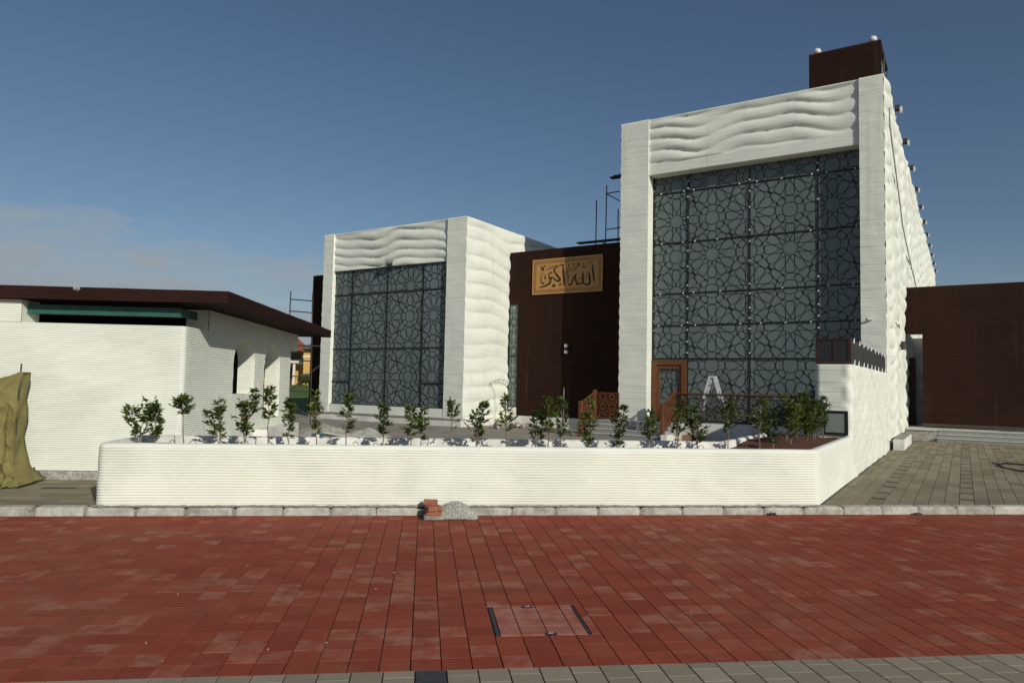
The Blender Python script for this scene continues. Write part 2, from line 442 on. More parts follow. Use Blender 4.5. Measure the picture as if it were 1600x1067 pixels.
# ================================================================== THE SETTING
# terrain to the horizon
tag(MB().poly([(-3000,-3000,-0.10),(3000,-3000,-0.10),(3000,3000,-0.10),(-3000,3000,-0.10)]).build('ground', M['terrain']), kind='structure')

# ---- red paver road
RY0, RY1 = 4.66, 9.97
road = MB().poly([(-12,RY0,-0.012),(16,RY0,-0.012),(16,RY1+.02,-0.012),(-12,RY1+.02,-0.012)]).build('road', M['joint_sand'])
tag(road, kind='structure')
random.seed(11)
PW = 0.2
def seen(x, y, z):
    d = Vector((x, y, z-CAM_H)); dz = d.dot(fwd)
    if dz < 0.1: return None
    return (FOC*d.dot(r2)/dz, FOC*d.dot(u2)/dz, dz)
MANX, MANY = (0.57, 1.285), (5.245, 5.945)
cells = []
for i in range(-60, 80):
    x0 = -0.0406+PW*i
    jit = random.uniform(-0.006, 0.006)
    nrow = int(math.ceil((RY1-RY0)/PW))
    for j in range(-1, nrow+1):
        y0 = RY0+PW*j+jit; y1 = y0+PW
        y0 = max(y0, RY0+0.001); y1 = min(y1, RY1-0.001)
        if y1-y0 < 0.03: continue
        if x0 > 15.9 or x0 < -11.9: continue
        xa, xb = x0+0.0035, x0+PW-0.0035
        # patch left out round the stacked pavers and gravel by the kerb
        if y1 > 9.72 and 0.0 < (xa+xb)/2 < 0.78: continue
        # cut round the inspection cover
        if xb > MANX[0] and xa < MANX[1] and y1 > MANY[0] and y0 < MANY[1]:
            rects = []
            if y0 < MANY[0]: rects.append((xa, xb, y0, MANY[0]-0.004))
            if y1 > MANY[1]: rects.append((xa, xb, MANY[1]+0.004, y1))
            ya, yb = max(y0, MANY[0]-0.004), min(y1, MANY[1]+0.004)
            if xa < MANX[0]: rects.append((xa, MANX[0]-0.004, ya, yb))
            if xb > MANX[1]: rects.append((MANX[1]+0.004, xb, ya, yb))
            for q in rects:
                if q[1]-q[0] > 0.02 and q[3]-q[2] > 0.02: cells.append((*q, True))
            continue
        cells.append((xa, xb, y0+0.0012, y1-0.0012, False))
def rank(c):
    s = seen((c[0]+c[1])/2, (c[2]+c[3])/2, 0)
    if s is None or abs(s[0]) > 815 or s[1] < -545: return 1e9
    return s[2]**3/((c[1]-c[0])*(c[3]-c[2]))
cells.sort(key=rank)
stuff = MB(); stuff.rnd = []
proto = None
full = (PW-0.007, PW-0.0024)
for n, c in enumerate(cells):
    w, d = c[1]-c[0], c[3]-c[2]
    cxx, cyy = (c[0]+c[1])/2+random.uniform(-.0012,.0012), (c[2]+c[3])/2+random.uniform(-.0005,.0005)
    dz = random.uniform(-0.0006, 0.0006)
    if n < 300:
        if abs(w-full[0]) < 1e-4 and abs(d-full[1]) < 1e-4:
            if proto is None:
                proto = MB().bbox(-w/2, w/2, -d/2, d/2, -0.05, 0, 0.0010).build('paver', M['paver_red'], road, WORLD, origin=(0,0,0))
                o = proto; o.location = Vector((cxx, cyy, dz))-BASE[road]
            else: o = copy_part(proto, road, Vector((cxx, cyy, dz))-BASE[road])
        else:
            o = MB().bbox(cxx-w/2, cxx+w/2, cyy-d/2, cyy+d/2, -0.05, 0, 0.0010).build('paver', M['paver_red'], road, WORLD)
            o.location.z += dz
        o.rotation_euler = (random.uniform(-.0025,.0025), random.uniform(-.003,.003), random.uniform(-.003,.003))
    else:
        k = len(stuff.f)
        stuff.bbox(c[0], c[1], c[2], c[3], -0.03, dz, 0.0010)
        stuff.rnd += [random.random()]*(len(stuff.f)-k)
tag(stuff.build('far_pavers', M['paver_red'], road, WORLD), kind='stuff')

# ---- grey paver strip in the foreground
strip = MB().poly([(-6,-2,-0.014),(9,-2,-0.014),(9,RY0-.002,-0.014),(-6,RY0-.002,-0.014)]).build('pavement', M['joint_grey'])
tag(strip, kind='structure')
random.seed(5)
gp = None; rest = MB(); rest.rnd = []
for i in range(-30, 45):
    x0 = -0.0106+0.2*i
    off = (i % 2)*0.1+random.uniform(-.02, .02)
    y1 = RY0-0.0005
    first = True
    while y1 > 3.3:
        ln = 0.2 if not first else (0.2-off if off > 0.03 else 0.2)
        y0 = y1-ln; first = False
        s = seen(x0+.1, (y0+y1)/2, 0)
        vis = s and abs(s[0]) < 830 and s[1] > -560
        blk = (i == 0 and y1 > 4.6)
        if vis:
            o = MB().bbox(x0+0.004, x0+0.196, y0+0.002, y1-0.001, -0.05, 0.0018, 0.002).build('paver', M['paver_black' if blk else 'paver_front'], strip, WORLD)
            o.rotation_euler = (random.uniform(-.003,.003), random.uniform(-.003,.003), 0)
            if blk: o['label'] = 'single black paver in the grey strip'
        else:
            k = len(rest.f); rest.bbox(x0+0.004, x0+0.196, y0+0.002, y1-0.001, -0.03, 0.001, 0.003)
            rest.rnd += [random.random()]*(len(rest.f)-k)
        y1 = y0
tag(rest.build('outer_pavers', M['paver_front'], strip, WORLD), kind='stuff')

# ---- kerb
KY = RY1+0.012
kerb = MB().box(-12, 16, KY+0.012, KY+0.14, -0.08, 0.085).build('kerb', M['mortar'])
tag(kerb, kind='structure')
def kerb_stone(L):
    m = MB(); prof = [(0.0,-0.08),(0.004,0.075),(0.012,0.100),(0.032,0.114),(0.10,0.118),(0.145,0.118),(0.145,-0.08)]
    n = 12; ring = []
    for i in range(n+1):
        x = L*i/n
        e = min(i, n-i); pull = 0.010 if e == 0 else 0.0
        ring.append([(x-L/2, p[0]+pull+(0.0035*rnoise(x*9, k*3.1) if 0 < k < 6 else 0), p[1]-pull*(1 if k in (2,3,4,5) else 0)+(0.003*rnoise(x*11, k*2.7, 5) if k in (2,3,4) else 0)) for k, p in enumerate(prof)])
    for i in range(n):
        for k in range(len(prof)-1):
            m.poly([ring[i][k], ring[i+1][k], ring[i+1][k+1], ring[i][k+1]])
    m.poly(ring[0][::-1]); m.poly(ring[n])
    return m
random.seed(21)
x = -11.9+0.085; ks = None
while x < 15.6:
    L = 0.592
    if ks is None:
        ks = kerb_stone(L).build('kerb_stone', M['kerb_stone'], kerb, WORLD, origin=(0,0,0)); o = ks; o.location = Vector((x+L/2, KY, 0))-BASE[kerb]
    else: o = copy_part(ks, kerb, Vector((x+L/2, KY+random.uniform(-.006,.004), random.uniform(-.006,.003)))-BASE[kerb])
    o.rotation_euler = (random.uniform(-.02,.02), random.uniform(-.006,.006), random.uniform(-.008,.008))
    x += L+random.uniform(0.014, 0.045)

# ---- pavements behind the kerb
PY = KY+0.146
base = MB().poly([(-40,PY-.02,GZ-0.014),(60,PY-.02,GZ-0.014),(60,70,GZ-0.014),(-40,70,GZ-0.014)]).build('forecourt', M['terrace_paving'])
tag(base, kind='structure')
def clip(poly, a, b, c):
    "keep a*x+b*y>=c"
    out = []
    for i in range(len(poly)):
        p, q = poly[i], poly[(i+1) % len(poly)]
        dp, dq = a*p[0]+b*p[1]-c, a*q[0]+b*q[1]-c
        if dp >= 0: out.append(p)
        if (dp >= 0) != (dq >= 0):
            t = dp/(dp-dq); out.append((p[0]+t*(q[0]-p[0]), p[1]+t*(q[1]-p[1])))
    return out
def area(p): return 0.5*abs(sum(p[i][0]*p[(i+1)%len(p)][1]-p[(i+1)%len(p)][0]*p[i][1] for i in range(len(p))))
# right-hand forecourt: long pavers running towards the hall
court = MB().poly([FAC.w((a, b, GZ-0.008)) for a, b in ((-1.86,11.4),(9.0,11.4),(9.0,29.0),(-1.86,29.0))])
cp = [(p[0], p[1]) for p in court.v]; cp = clip(cp, 0, 1, PY)
court = MB().poly([(p[0], p[1], GZ-0.008) for p in cp]).build('side_pavement', M['joint_grey'])
tag(court, kind='structure')
random.seed(8)
cells = []
ci, s1 = FAC.inv((0,1,0)), None
for i in range(-5, 46):
    ua = -0.0935+0.2*i-0.8
    gapcol = ((i-4) % 6 == 0)
    v = 11.0+random.uniform(0, 0.85)
    if gapcol: v = 11.2
    while v < 29.0:
        ln = 0.85 if gapcol else random.choice((0.42, 0.63, 0.84))
        g = 0.15 if gapcol else 0.006
        ca, cb = v+g/2, min(v+ln-g/2, 29.0)
        q = [(ua+0.0045, ca), (ua+0.1955, ca), (ua+0.1955, cb), (ua+0.0045, cb)]
        v += ln
        q = clip(q, 1, 0, -1.83)
        if len(q) < 3: continue
        wq = [FAC.w((p[0], p[1], 0)) for p in q]
        wq = clip([(p.x, p.y) for p in wq], 0, 1, PY+0.004)
        if len(wq) < 3 or area(wq) < 0.003: continue
        cells.append(wq)
def rank2(c):
    mx, my = sum(p[0] for p in c)/len(c), sum(p[1] for p in c)/len(c)
    s = seen(mx, my, GZ)
    if s is None or abs(s[0]) > 830: return 1e9
    return s[2]**3/area(c)
cells.sort(key=rank2)
rest = MB(); rest.rnd = []
for n, c in enumerate(cells):
    zt = GZ+random.uniform(-0.002, 0.002)
    if n < 300 and rank2(c) < 1e8:
        MB().prism(c, GZ-0.04, zt).build('paver', M['paver_grey'], court, WORLD)
    else:
        k = len(rest.f); rest.prism(c, GZ-0.03, zt); rest.rnd += [random.random()]*(len(rest.f)-k)
tag(rest.build('far_pavers', M['paver_grey'], court, WORLD), kind='stuff')
for i in range(-5, 46):
    if (i-4) % 6 == 0:
        ua = -0.0935+0.2*i-0.8
        q = clip([FAC.w((a, b, 0)).to_tuple()[:2] for a, b in ((ua+.006,11.2),(ua+.194,11.2),(ua+.194,28.9),(ua+.006,28.9))], 0, 1, PY+.01)
        if ua > -1.8 and len(q) > 2: MB().poly([(p[0], p[1], GZ-0.0045) for p in q]).build('drain_strip', M['joint_dark'], court, WORLD)
# left-hand pavement in front of the pavilion
lp = MB().poly([(-10,PY-.01,GZ-0.008),(-4.25,PY-.01,GZ-0.008),(-4.25,12.8,GZ-0.008),(-10,12.8,GZ-0.008)]).build('side_pavement', M['joint_grey'])
tag(lp, kind='structure')
for j in range(13):
    y0 = PY+0.2*j; x = -8.6+random.uniform(0, .3)
    while x < -4.3:
        L = random.choice((0.4, 0.5, 0.6))
        blk = random.random() < 0.02
        o = MB().bbox(x+0.003, min(x+L, -4.3)-0.003, y0+0.003, min(y0+0.197, 12.7), GZ-0.04, GZ+random.uniform(-.002,.002), 0.003).build('paver', M['paver_black' if blk else 'paver_grey'], lp, WORLD)
        x += L

# ---- forecourt behind the planter, rising a little towards the lower hall
tr_ = MB(); fb = []
def rise(u): return 0.121+0.074*max(0.0, min(1.0, (-11.2-u)/3.6))
rows = []
for u in [-34, -30, -26, -22, -18, -15.5, -14.8, -14, -13, -12, -11.2, -9, -6, -4, -2.58]:
    # front edge: just behind the planter back wall (Y = 11.34) or its angled arm
    vf = max((11.345+u*0.637966)/0.770068, 11.0)
    if u > -3.4: vf = max(vf, 13.2)
    rows.append([(u, vf+(24.6-vf)*t/6.0, rise(u)) for t in range(7)])
tr_.grid(lambda i, j: rows[i][j], len(rows)-1, 6)
tag(tr_.build('forecourt', M['terrace_paving'], frame=FAC), kind='structure')

# ---- lawn rising behind
lw = MB()
lw.grid(lambda i, j: (-60+i*4, 34+j*3.0, 0.13+1.15*(j/14.0)**1.1+0.04*rnoise(i*.7, j*.9)), 20, 14)
tag(lw.build('lawn', M['lawn'], smooth=True), kind='structure')

# ================================================================== MOSQUE
GW = FAC
mosque = thing('mosque', 'white printed-concrete mosque of two blocks with lattice glass fronts and brown entrance', 'building', (-13.5, 23.0, GZ), FAC)
def scallop(t):
    ph = t-math.floor(t)
    return math.sin(PI*ph**0.85)**0.62
def wav(s, z, seed, lam=0.43, amp=0.2, sl=4.2, nf=1.0):
    w = amp*math.sin(2*PI*s/sl+seed+0.35*z*nf)+0.40*nf*amp*math.sin(2*PI*s/(sl*0.47)+seed*2.3+z*0.55)+nf*(0.55*amp*rnoise(s*0.55+seed, z*0.75, seed)+0.15*amp*rnoise(s*1.3+seed, z*1.6, seed+4))
    lm = lam*(1.0+0.0*z)
    t = (z+w+0.12*rnoise(z*0.9, seed*3.0, s*0.06))/lm
    k = 0.70+0.75*rnoise(s*0.45+seed*5, z*0.8, 2.0)
    return max(0.18, min(1.0, k))*scallop(t)
def side_wall(name, u, v0, v1, z0, z1, sgn, seed, amp=0.10, nv=60, dz=0.05, lam=0.45, wamp=0.22, sl=3.0, nf=0.35):
    nz = int((z1-z0)/dz)
    def fn(i, j):
        v = v0+(v1-v0)*i/nv
        jj = min(j, nz)
        z = z0+(z1-z0)*jj/nz
        d = amp*wav(v, z, seed, lam, wamp, sl, nf)*(0.45+0.55*min(1.0, (v-v0)/0.6))
        if j > nz: return (u-sgn*0.5, v, z1)
        if jj == nz: d *= 0.4
        return (u+sgn*(d-amp*0.5), v, z)
    m = MB(); m.grid(fn, nv, nz+1, flip=(sgn < 0))
    return m.build(name, M['print_hall'], mosque, FAC, smooth=True)
def edge_u(u, v, z, sgn, seed, amp, lam, wamp, sl, nf=0.35): return u+sgn*(0.45*amp*wav(v, z, seed, lam, wamp, sl, nf)-amp*0.5)
def pillar(name, ua, ub, v, z0, z1, ea=None, eb=None, depth=0.5, inner=None, dz=0.05, seed=0.0):
    "front face of a pillar; ea/eb: functions z->u for the outer edges; inner: side on which the reveal is seen (+1: at ub, -1: at ua)"
    nz = int((z1-z0)/dz); nx = 5
    def fn(i, j):
        jj = min(j, nz)
        z = z0+(z1-z0)*jj/nz
        a = ea(z) if ea else ua; b = eb(z) if eb else ub
        t = i/nx
        o = 0.010*rnoise(z*5.0, seed, t*2)+0.006*rnoise(z*17.0, seed)
        if j > nz: return (a+(b-a)*t, v+0.5, z1)
        return (a+(b-a)*t, v+o-(o if (i == 0 and ea) or (i == nx and eb) else 0), z)
    m = MB(); m.grid(fn, nx, nz+1)
    if inner:
        e = ub if inner > 0 else ua
        m.grid(lambda i, j: (e+0.004*rnoise(j*.3, i), v+depth*i/2+(0.010*rnoise(z0+(z1-z0)*j/nz*5.0, seed, 1 if inner > 0 else 0) if i == 0 else 0), z0+(z1-z0)*j/nz), 2, nz, flip=inner < 0)
    return m.build(name, M['print_hall'], mosque, FAC, smooth=True)
def top_band(name, ua, ub, v, z0, z1, seed, lint=0.0, amp=0.13, depth=0.5, lam=0.42, wamp=0.15, sl=4.6):
    nu, dz = 70, 0.035
    nz = int((z1-z0)/dz)
    def fn(i, j):
        u = ua+(ub-ua)*i/nu
        if j == 0: return (u, v+depth, z0)
        jj = min(j-1, nz)
        z = z0+(z1-z0)*jj/nz
        if lint and z < z0+lint: d = 0.05
        else:
            d = amp*wav(u, z, seed, lam, wamp, sl); k = min(1.0, (z1-z)/0.12); d = d*k+0.10*(1-k)
        if j-1 > nz: return (u, v+0.5, z1)
        return (u, v+0.13-d, z)
    m = MB(); m.grid(fn, nu, nz+2)
    return m.build(name, M['print_hall'], mosque, FAC, smooth=True)

# ---- geometric star lattice
def lattice_segments(h):
    "bars of one twelve-petal rosette centred at 0 and of the filler between rosettes"
    segs = []
    a, sh, q = 0.113*h, 0.605*h, 0.640*h
    def T(t, off, deg):
        c, n = math.cos(math.radians(deg)), math.sin(math.radians(deg))
        return (t*c-off*n, t*n+off*c)
    for k in range(12):
        d = 30*k
        axis = (k % 3 == 0)
        r, dt = (0.717*h, 17.4) if axis else (0.7375*h, 21.8)
        for sg in (1, -1):
            segs += [(T(a, sg*a, d), T(sh, sg*a, d)), (T(sh, sg*a, d), T(q, 0, d)), (T(q, 0, d), T(r*math.cos(math.radians(dt)), sg*r*math.sin(math.radians(dt)), d))]
    hexa = [(.155,.125),(.270,.105),(.315,.215),(.215,.315),(.105,.270),(.125,.155)]
    g = []
    for sx in (1, -1):
        for sy in (1, -1):
            P = [(x*sx*h, y*sy*h) for x, y in hexa]
            g += [(P[n], P[(n+1) % 6]) for n in range(6)]
            g += [(P[0], (.19*h*sx, 0)), (P[5], (0, .19*h*sy))]
    return segs, g
def clip_seg(p, q, x0, x1, z0, z1):
    dx, dz = q[0]-p[0], q[1]-p[1]; t0, t1 = 0.0, 1.0
    for a, b in ((-dx, p[0]-x0), (dx, x1-p[0]), (-dz, p[1]-z0), (dz, z1-p[1])):
        if abs(a) < 1e-12:
            if b < 0: return None
        else:
            t = b/a
            if a < 0: t0 = max(t0, t)
            else: t1 = min(t1, t)
    if t1-t0 < 1e-4: return None
    return ((p[0]+t0*dx, p[1]+t0*dz), (p[0]+t1*dx, p[1]+t1*dz))
def lattice(m, x0, x1, z0, z1, cx, cz, h, w, d, put, holes=()):
    "put(x,z)->point; bars stand d proud towards the viewer side of put's normal"
    ros, gap = lattice_segments(h)
    nrm = (Vector(put(0,0))-Vector(put(1,0))).cross(Vector(put(0,1))-Vector(put(0,0))).normalized()
    i0, i1 = int(math.floor((x0-cx)/h))-2, int(math.ceil((x1-cx)/h))+2
    j0, j1 = int(math.floor((z0-cz)/h))-2, int(math.ceil((z1-cz)/h))+2
    for i in range(i0, i1+1):
        for j in range(j0, j1+1):
            for p, q in (ros if (i+j) % 2 == 0 else gap):
                s = clip_seg((p[0]+cx+i*h, p[1]+cz+j*h), (q[0]+cx+i*h, q[1]+cz+j*h), x0, x1, z0, z1)
                if not s: continue
                mid = ((s[0][0]+s[1][0])/2, (s[0][1]+s[1][1])/2)
                if any(a < mid[0] < b and c < mid[1] < e for a, b, c, e in holes): continue
                m.bar(put(*s[0]), put(*s[1]), w, d, nrm)
    return m

def window_wall(name_label, ua, ub, z0, z1, v, ucols, zrows, extra, cx, cz, h, lw, holes=(), clips=None):
    "mullion grid + panes + lattice; extra: list of (u0,u1,z) short transoms"
    fr = MB(); t = 0.032
    fr.box(ua-0.02, ua+t, v-0.05, v+0.05, z0, z1); fr.box(ub-t, ub+0.02, v-0.05, v+0.05, z0, z1)
    fr.box(ua+t, ub-t, v-0.05, v+0.05, z1-t*1.6, z1+0.02); fr.box(ua+t, ub-t, v-0.05, v+0.05, z0-0.02, z0+t)
    for u in ucols: fr.box(u-t*.65, u+t*.65, v-0.016, v+0.05, z0+t, z1-t*1.6)
    for z in zrows:
        us = [ua+t]+[q for u in ucols for q in (u-t*.65, u+t*.65)]+[ub-t]
        for k in range(0, len(us), 2): fr.box(us[k], us[k+1], v-0.013, v+0.05, z-t*.7, z+t*.7)
    for a, b, z in extra: fr.box(a, b, v-0.013, v+0.05, z-t, z+t)
    f = fr.build('window_frame', M['frame_black'], mosque, FAC)
    f['label'] = name_label
    us = [ua]+list(ucols)+[ub]; zs = [z0]+list(zrows)+[z1]
    random.seed(int(abs(ua)*10))
    for a, b in zip(us[:-1], us[1:]):
        cuts = sorted(zs+[e[2] for e in extra if e[0] < (a+b)/2 < e[1]])
        for c, d in zip(cuts[:-1], cuts[1:]):
            if any(hh[0]-.05 < (a+b)/2 < hh[1]+.05 and hh[2]-.05 < (c+d)/2 < hh[3]+.05 for hh in holes): continue
            p = MB().poly([(a+.01,v+.02,c+.01),(b-.01,v+.02,c+.01),(b-.01,v+.02,d-.01),(a+.01,v+.02,d-.01)])
            p.poly([(a+.01,v+.034,d-.01),(b-.01,v+.034,d-.01),(b-.01,v+.034,c+.01),(a+.01,v+.034,c+.01)])
            o = p.build('pane', M['hall_glass'], f, FAC)
            o.rotation_euler = (random.uniform(-.0005,.0005), 0, random.uniform(-.0006,.0006))
    lat = MB()
    lattice(lat, ua+t, ub-t, z0+t, z1-t, cx, cz, h, lw, 0.007, lambda x, z: (x, v+0.015, z), holes)
    lat.build('lattice_screen', M['lattice_black'], f, FAC)
    if clips:
        cl = MB(); random.seed(3)
        for z in list(zrows[1:]):
            for a, b in zip(us[:-1], us[1:]):
                for k in ((0.12, 0.5, 0.88) if b-a > 1.8 else (0.2, 0.85)):
                    u = a+(b-a)*(k+random.uniform(-.05,.05)); (random.random() < .82) and cl.box(u-.022, u+.022, v-.036, v-.017, z-.022, z+.022)
        for u in [ua+.02]+list(ucols)+[ub-.02]:
            for c, d in zip(zs[1:-1], zs[2:]):
                for k in (0.13, 0.5, 0.87):
                    z = c+(d-c)*(k+random.uniform(-.05,.05)); (random.random() < .82) and cl.box(u-.022, u+.022, v-.036, v-.017, z-.022, z+.022)
        tag(cl.build('glass_clips', M['clip_white'], f, FAC), kind='stuff')
    return f

# ---- tall hall (right)
TU0, TU1, TV, TZ = -10.37, -1.85, 23.2, 11.32
TSEED_L, TSEED_R = 1.3, 4.1
RW = dict(amp=0.14, lam=0.55, wamp=0.20, sl=2.9, nf=1.0)
eL = lambda z: edge_u(TU0, TV, z, -1, TSEED_L, 0.10, 0.40, 0.1, 3.0)
eR = lambda z: edge_u(TU1, TV, z, 1, TSEED_R, RW['amp'], RW['lam'], RW['wamp'], RW['sl'])
side_wall('side_wall', TU1, TV, 66.0, 0.42, TZ, 1, TSEED_R, nv=230, **RW)
side_wall('side_wall', TU0, TV, 40.0, GZ, TZ, -1, TSEED_L, amp=0.10, lam=0.40, wamp=0.1, nv=30)
pillar('corner_pillar', TU0, -9.30, TV, 0.55, TZ, ea=eL, depth=0.56, inner=1, seed=1)
pillar('corner_pillar', -2.56, TU1, TV, 0.42, TZ, eb=eR, depth=0.56, inner=-1, seed=2)
top_band('top_band', -9.30, -2.56, TV, 9.30, TZ-0.02, 2.2, lint=0.42, depth=0.56)
MB().box(TU0+.45, TU1-.45, TV+.45, 66, TZ-0.35, TZ-0.06).build('roof_slab', M['ledge_grey'], mosque, FAC)
MB().box(TU0+.3, TU1-.3, 65.2, 65.8, 0.42, TZ-.02).build('rear_wall', M['plaster'], mosque, FAC)
MB().box(TU0-.02, TU1-.05, TV+.06, TV+1.2, GZ, 0.55).build('base_wall', M['plaster'], mosque, FAC)
WV = TV+0.52
door_hole = (-9.29, -8.02, 0.5, 2.84)
tall = window_wall('tall glass front with star lattice and white clips', -9.28, -2.58, 0.70, 9.40, WV, (-8.02,-5.92,-3.81), (2.835,3.99,5.11,6.90,8.70), (), -5.92, 7.66, 1.262, 0.022, holes=(door_hole,), clips=True)
# door in the lower left of the glass front
d = MB()
d.box(-9.26,-9.10,WV-.10,WV+.06,0.70,2.80); d.box(-8.20,-8.04,WV-.10,WV+.06,0.70,2.80); d.box(-9.10,-8.20,WV-.10,WV+.06,2.62,2.80)
d.box(-9.10,-9.00,WV-.06,WV+.05,0.72,2.60); d.box(-8.30,-8.20,WV-.06,WV+.05,0.72,2.60); d.box(-9.00,-8.30,WV-.06,WV+.05,2.48,2.60); d.box(-9.00,-8.30,WV-.06,WV+.05,0.72,0.90)
door = d.build('door', M['corten'], mosque, FAC)
door['label'] = 'rust brown framed glass door with star lattice'
MB().box(-9.0,-8.3,WV+.01,WV+.025,0.9,2.48).build('pane', M['hall_glass'], door, FAC)
lm = MB(); lattice(lm, -9.0, -8.3, 0.9, 2.48, -8.45, 1.35, 0.9, 0.020, 0.008, lambda x, z: (x, WV+.008, z)); lm.build('lattice_screen', M['lattice_black'], door, FAC)
MB().tube([(-8.38,WV-.09,1.25),(-8.38,WV-.09,2.05)], 0.018).build('handle', M['steel_dark'], door, FAC)

# ---- lower hall (left)
LG = 0.195                                    # forecourt level in front of the lower hall
LU0, LU1, LV, LZ = -23.85, -15.97, 21.57, 8.25
LS = dict(amp=0.10, lam=0.56, wamp=0.14, sl=5.6, nf=0.9)
eL2 = lambda z: edge_u(LU0, LV, z, -1, 7.7, 0.08, 0.45, 0.1, 3.0)
eR2 = lambda z: edge_u(LU1, LV, z, 1, 9.2, **LS)
side_wall('side_wall', LU1, LV, 32.6, 0.46, LZ, 1, 9.2, nv=70, **LS)
side_wall('side_wall', LU0, LV, 32.6, 0.46, LZ, -1, 7.7, amp=0.08, lam=0.45, wamp=0.1, nv=24)
pillar('corner_pillar', LU0, -23.24, LV, 0.46, LZ, ea=eL2, depth=0.2, inner=1, seed=3)
pillar('corner_pillar', -16.93, LU1, LV, 0.46, LZ, eb=eR2, depth=0.2, inner=-1, seed=4)
top_band('top_band', -23.24, -16.93, LV, 6.585, LZ-0.01, 5.5, depth=0.2, lam=0.42, wamp=0.13, sl=4.2)
MB().box(-23.24, -16.93, LV+.02, LV+.3, 0.48, 0.825).build('sill_band', M['print_hall'], mosque, FAC)
MB().box(LU0+.45, LU1-.45, LV+.45, 32.0, LZ-0.35, LZ-0.06).build('roof_slab', M['ledge_grey'], mosque, FAC)
LWV = LV+0.17
window_wall('wide glass front with star lattice', -23.30, -16.97, 0.826, 6.632, LWV, (-22.17,-20.14,-18.23), (3.208,5.532), ((-23.27,-22.19,1.792),(-18.21,-17.0,1.792)), -20.14, 4.50, 1.232, 0.025)
# plinth with a grey ledge
MB().box(LU0-.25, LU1+.12, LV-.30, LV+.2, LG, 0.445).build('plinth', M['plaster'], mosque, FAC)
MB().box(LU0-.30, LU1+.15, LV-.34, LV+.10, 0.448, 0.472).build('plinth_ledge', M['ledge_grey'], mosque, FAC)
MB().box(LU1-.3, LU1+.12, LV+.21, 24.36, LG, 0.455).build('plinth', M['plaster'], mosque, FAC)
# brown return wall at the far left of the lower hall
MB().box(-26.26, -24.25, 23.15, 23.53, LG, 6.82).build('return_wall', M['print_brown'], mosque, FAC)
MB().box(-24.26, -23.72, 22.57, 23.14, LG, 6.49).build('return_wall', M['print_brown'], mosque, FAC)

# ---- brown entrance between the halls
EV = 24.60
MB().box(-15.50, TU0+.15, EV, EV+.4, 0.558, 7.320).build('entrance_wall', M['print_brown'], mosque, FAC)
MB().box(-16.02, -15.50, EV+.003, EV+.39, 5.14, 7.317).build('entrance_wall', M['print_brown'], mosque, FAC)
MB().box(-16.02, -15.50, EV+.003, EV+.39, 0.558, 0.883).build('entrance_sill', M['plaster'], mosque, FAC)
MB().box(-16.1, TU0+.3, EV+.4, 38, 6.93, 7.21).build('roof_slab', M['ledge_grey'], mosque, FAC)
MB().box(-15.93, TU0-.05, EV-.22, EV+.2, GZ, 0.553).build('plinth', M['plaster'], mosque, FAC)
sw = MB(); sw.box(-15.985,-15.93,EV+.01,EV+.08,0.883,5.14); sw.box(-15.54,-15.50,EV+.01,EV+.08,0.883,5.14); sw.box(-15.93,-15.54,EV+.015,EV+.08,2.965,3.013)
sw = sw.build('window_frame', M['frame_black'], mosque, FAC)
MB().box(-15.93,-15.54,EV+.05,EV+.07,0.883,2.965).build('pane', M['pale_glass'], sw, FAC)
MB().box(-15.93,-15.54,EV+.05,EV+.07,3.013,5.14).build('pane', M['pale_glass'], sw, FAC)
lm = MB(); lattice(lm, -15.93, -15.54, 0.883, 5.14, -15.73, 2.0, 0.6, 0.012, 0.007, lambda x, z: (x, EV+.042, z)); lm.build('lattice_screen', M['lattice_black'], sw, FAC)

# ---- brown annex on the right
AV = 30.6
MB().box(-1.30, 14.0, AV, AV+.5, 0.60, 5.82).build('annex_wall', M['print_brown'], mosque, FAC)
MB().box(-2.2, -1.302, AV+.002, AV+.49, 4.08, 5.817).build('annex_wall', M['print_brown'], mosque, FAC)
MB().box(1.1, 14.0, AV+.5, 46.0, 5.3, 5.6).build('roof_slab', M['ledge_grey'], mosque, FAC)
MB().box(-1.31, 14.0, AV-.045, AV-.004, 0.60, 0.70).build('base_strip', M['steel_dark'], mosque, FAC)
# passage behind the opening
ps = MB()
ps.box(-2.05,-1.98,AV+.5,AV+6,0.55,4.1); ps.box(-1.98,1.0,AV+3.4,AV+3.5,0.55,4.1); ps.box(-1.98,1.0,AV+.5,AV+1.0,4.08,4.14)
ps.build('passage_wall', M['plaster'], mosque, FAC)
ps = MB().box(-1.975,-1.60,AV+1.5,AV+1.6,0.56,3.2).build('door', M['corten_dark'], mosque, FAC)
MB().box(-2.1, 1.0, AV-.001, AV+3.4, 0.45, 0.545).build('passage_floor', M['granite_pale'], mosque, FAC)

# ---- brown roof box on the tall hall
rb = thing('roof_box', 'dark brown boxed stair head on the roof of the tall hall', 'roof structure', (-3.2, 25.0, TZ-.06), FAC)
RBZ = 13.17
MB().box(-4.28,-2.10,25.0,25.12,TZ-.06,RBZ).build('front_panel', M['print_brown'], rb, FAC)
MB().box(-4.28,-4.2,25.12,27.6,TZ-.06,RBZ-.01).build('side_panel', M['print_brown'], rb, FAC)
MB().box(-4.2,-2.2,27.5,27.6,TZ-.06,RBZ-.012).build('back_panel', M['print_brown'], rb, FAC)
MB().box(-4.28,-2.10,25.0,27.6,RBZ,RBZ+.035).build('cap', M['corten_dark'], rb, FAC)
g = MB(); g.tube([(-2.12,25.15,RBZ-.05),(-2.12,27.4,RBZ-.05),(-2.12,27.4,TZ-.05)],0.025); g.tube([(-2.12,26.2,RBZ-.05),(-2.12,26.2,TZ-.05)],0.02)
g.build('side_rail', M['steel_dark'], rb, FAC)
MB().box(-2.20,-2.19,25.15,27.4,TZ-.05,RBZ-.1).build('side_pane', M['pale_glass'], rb, FAC)
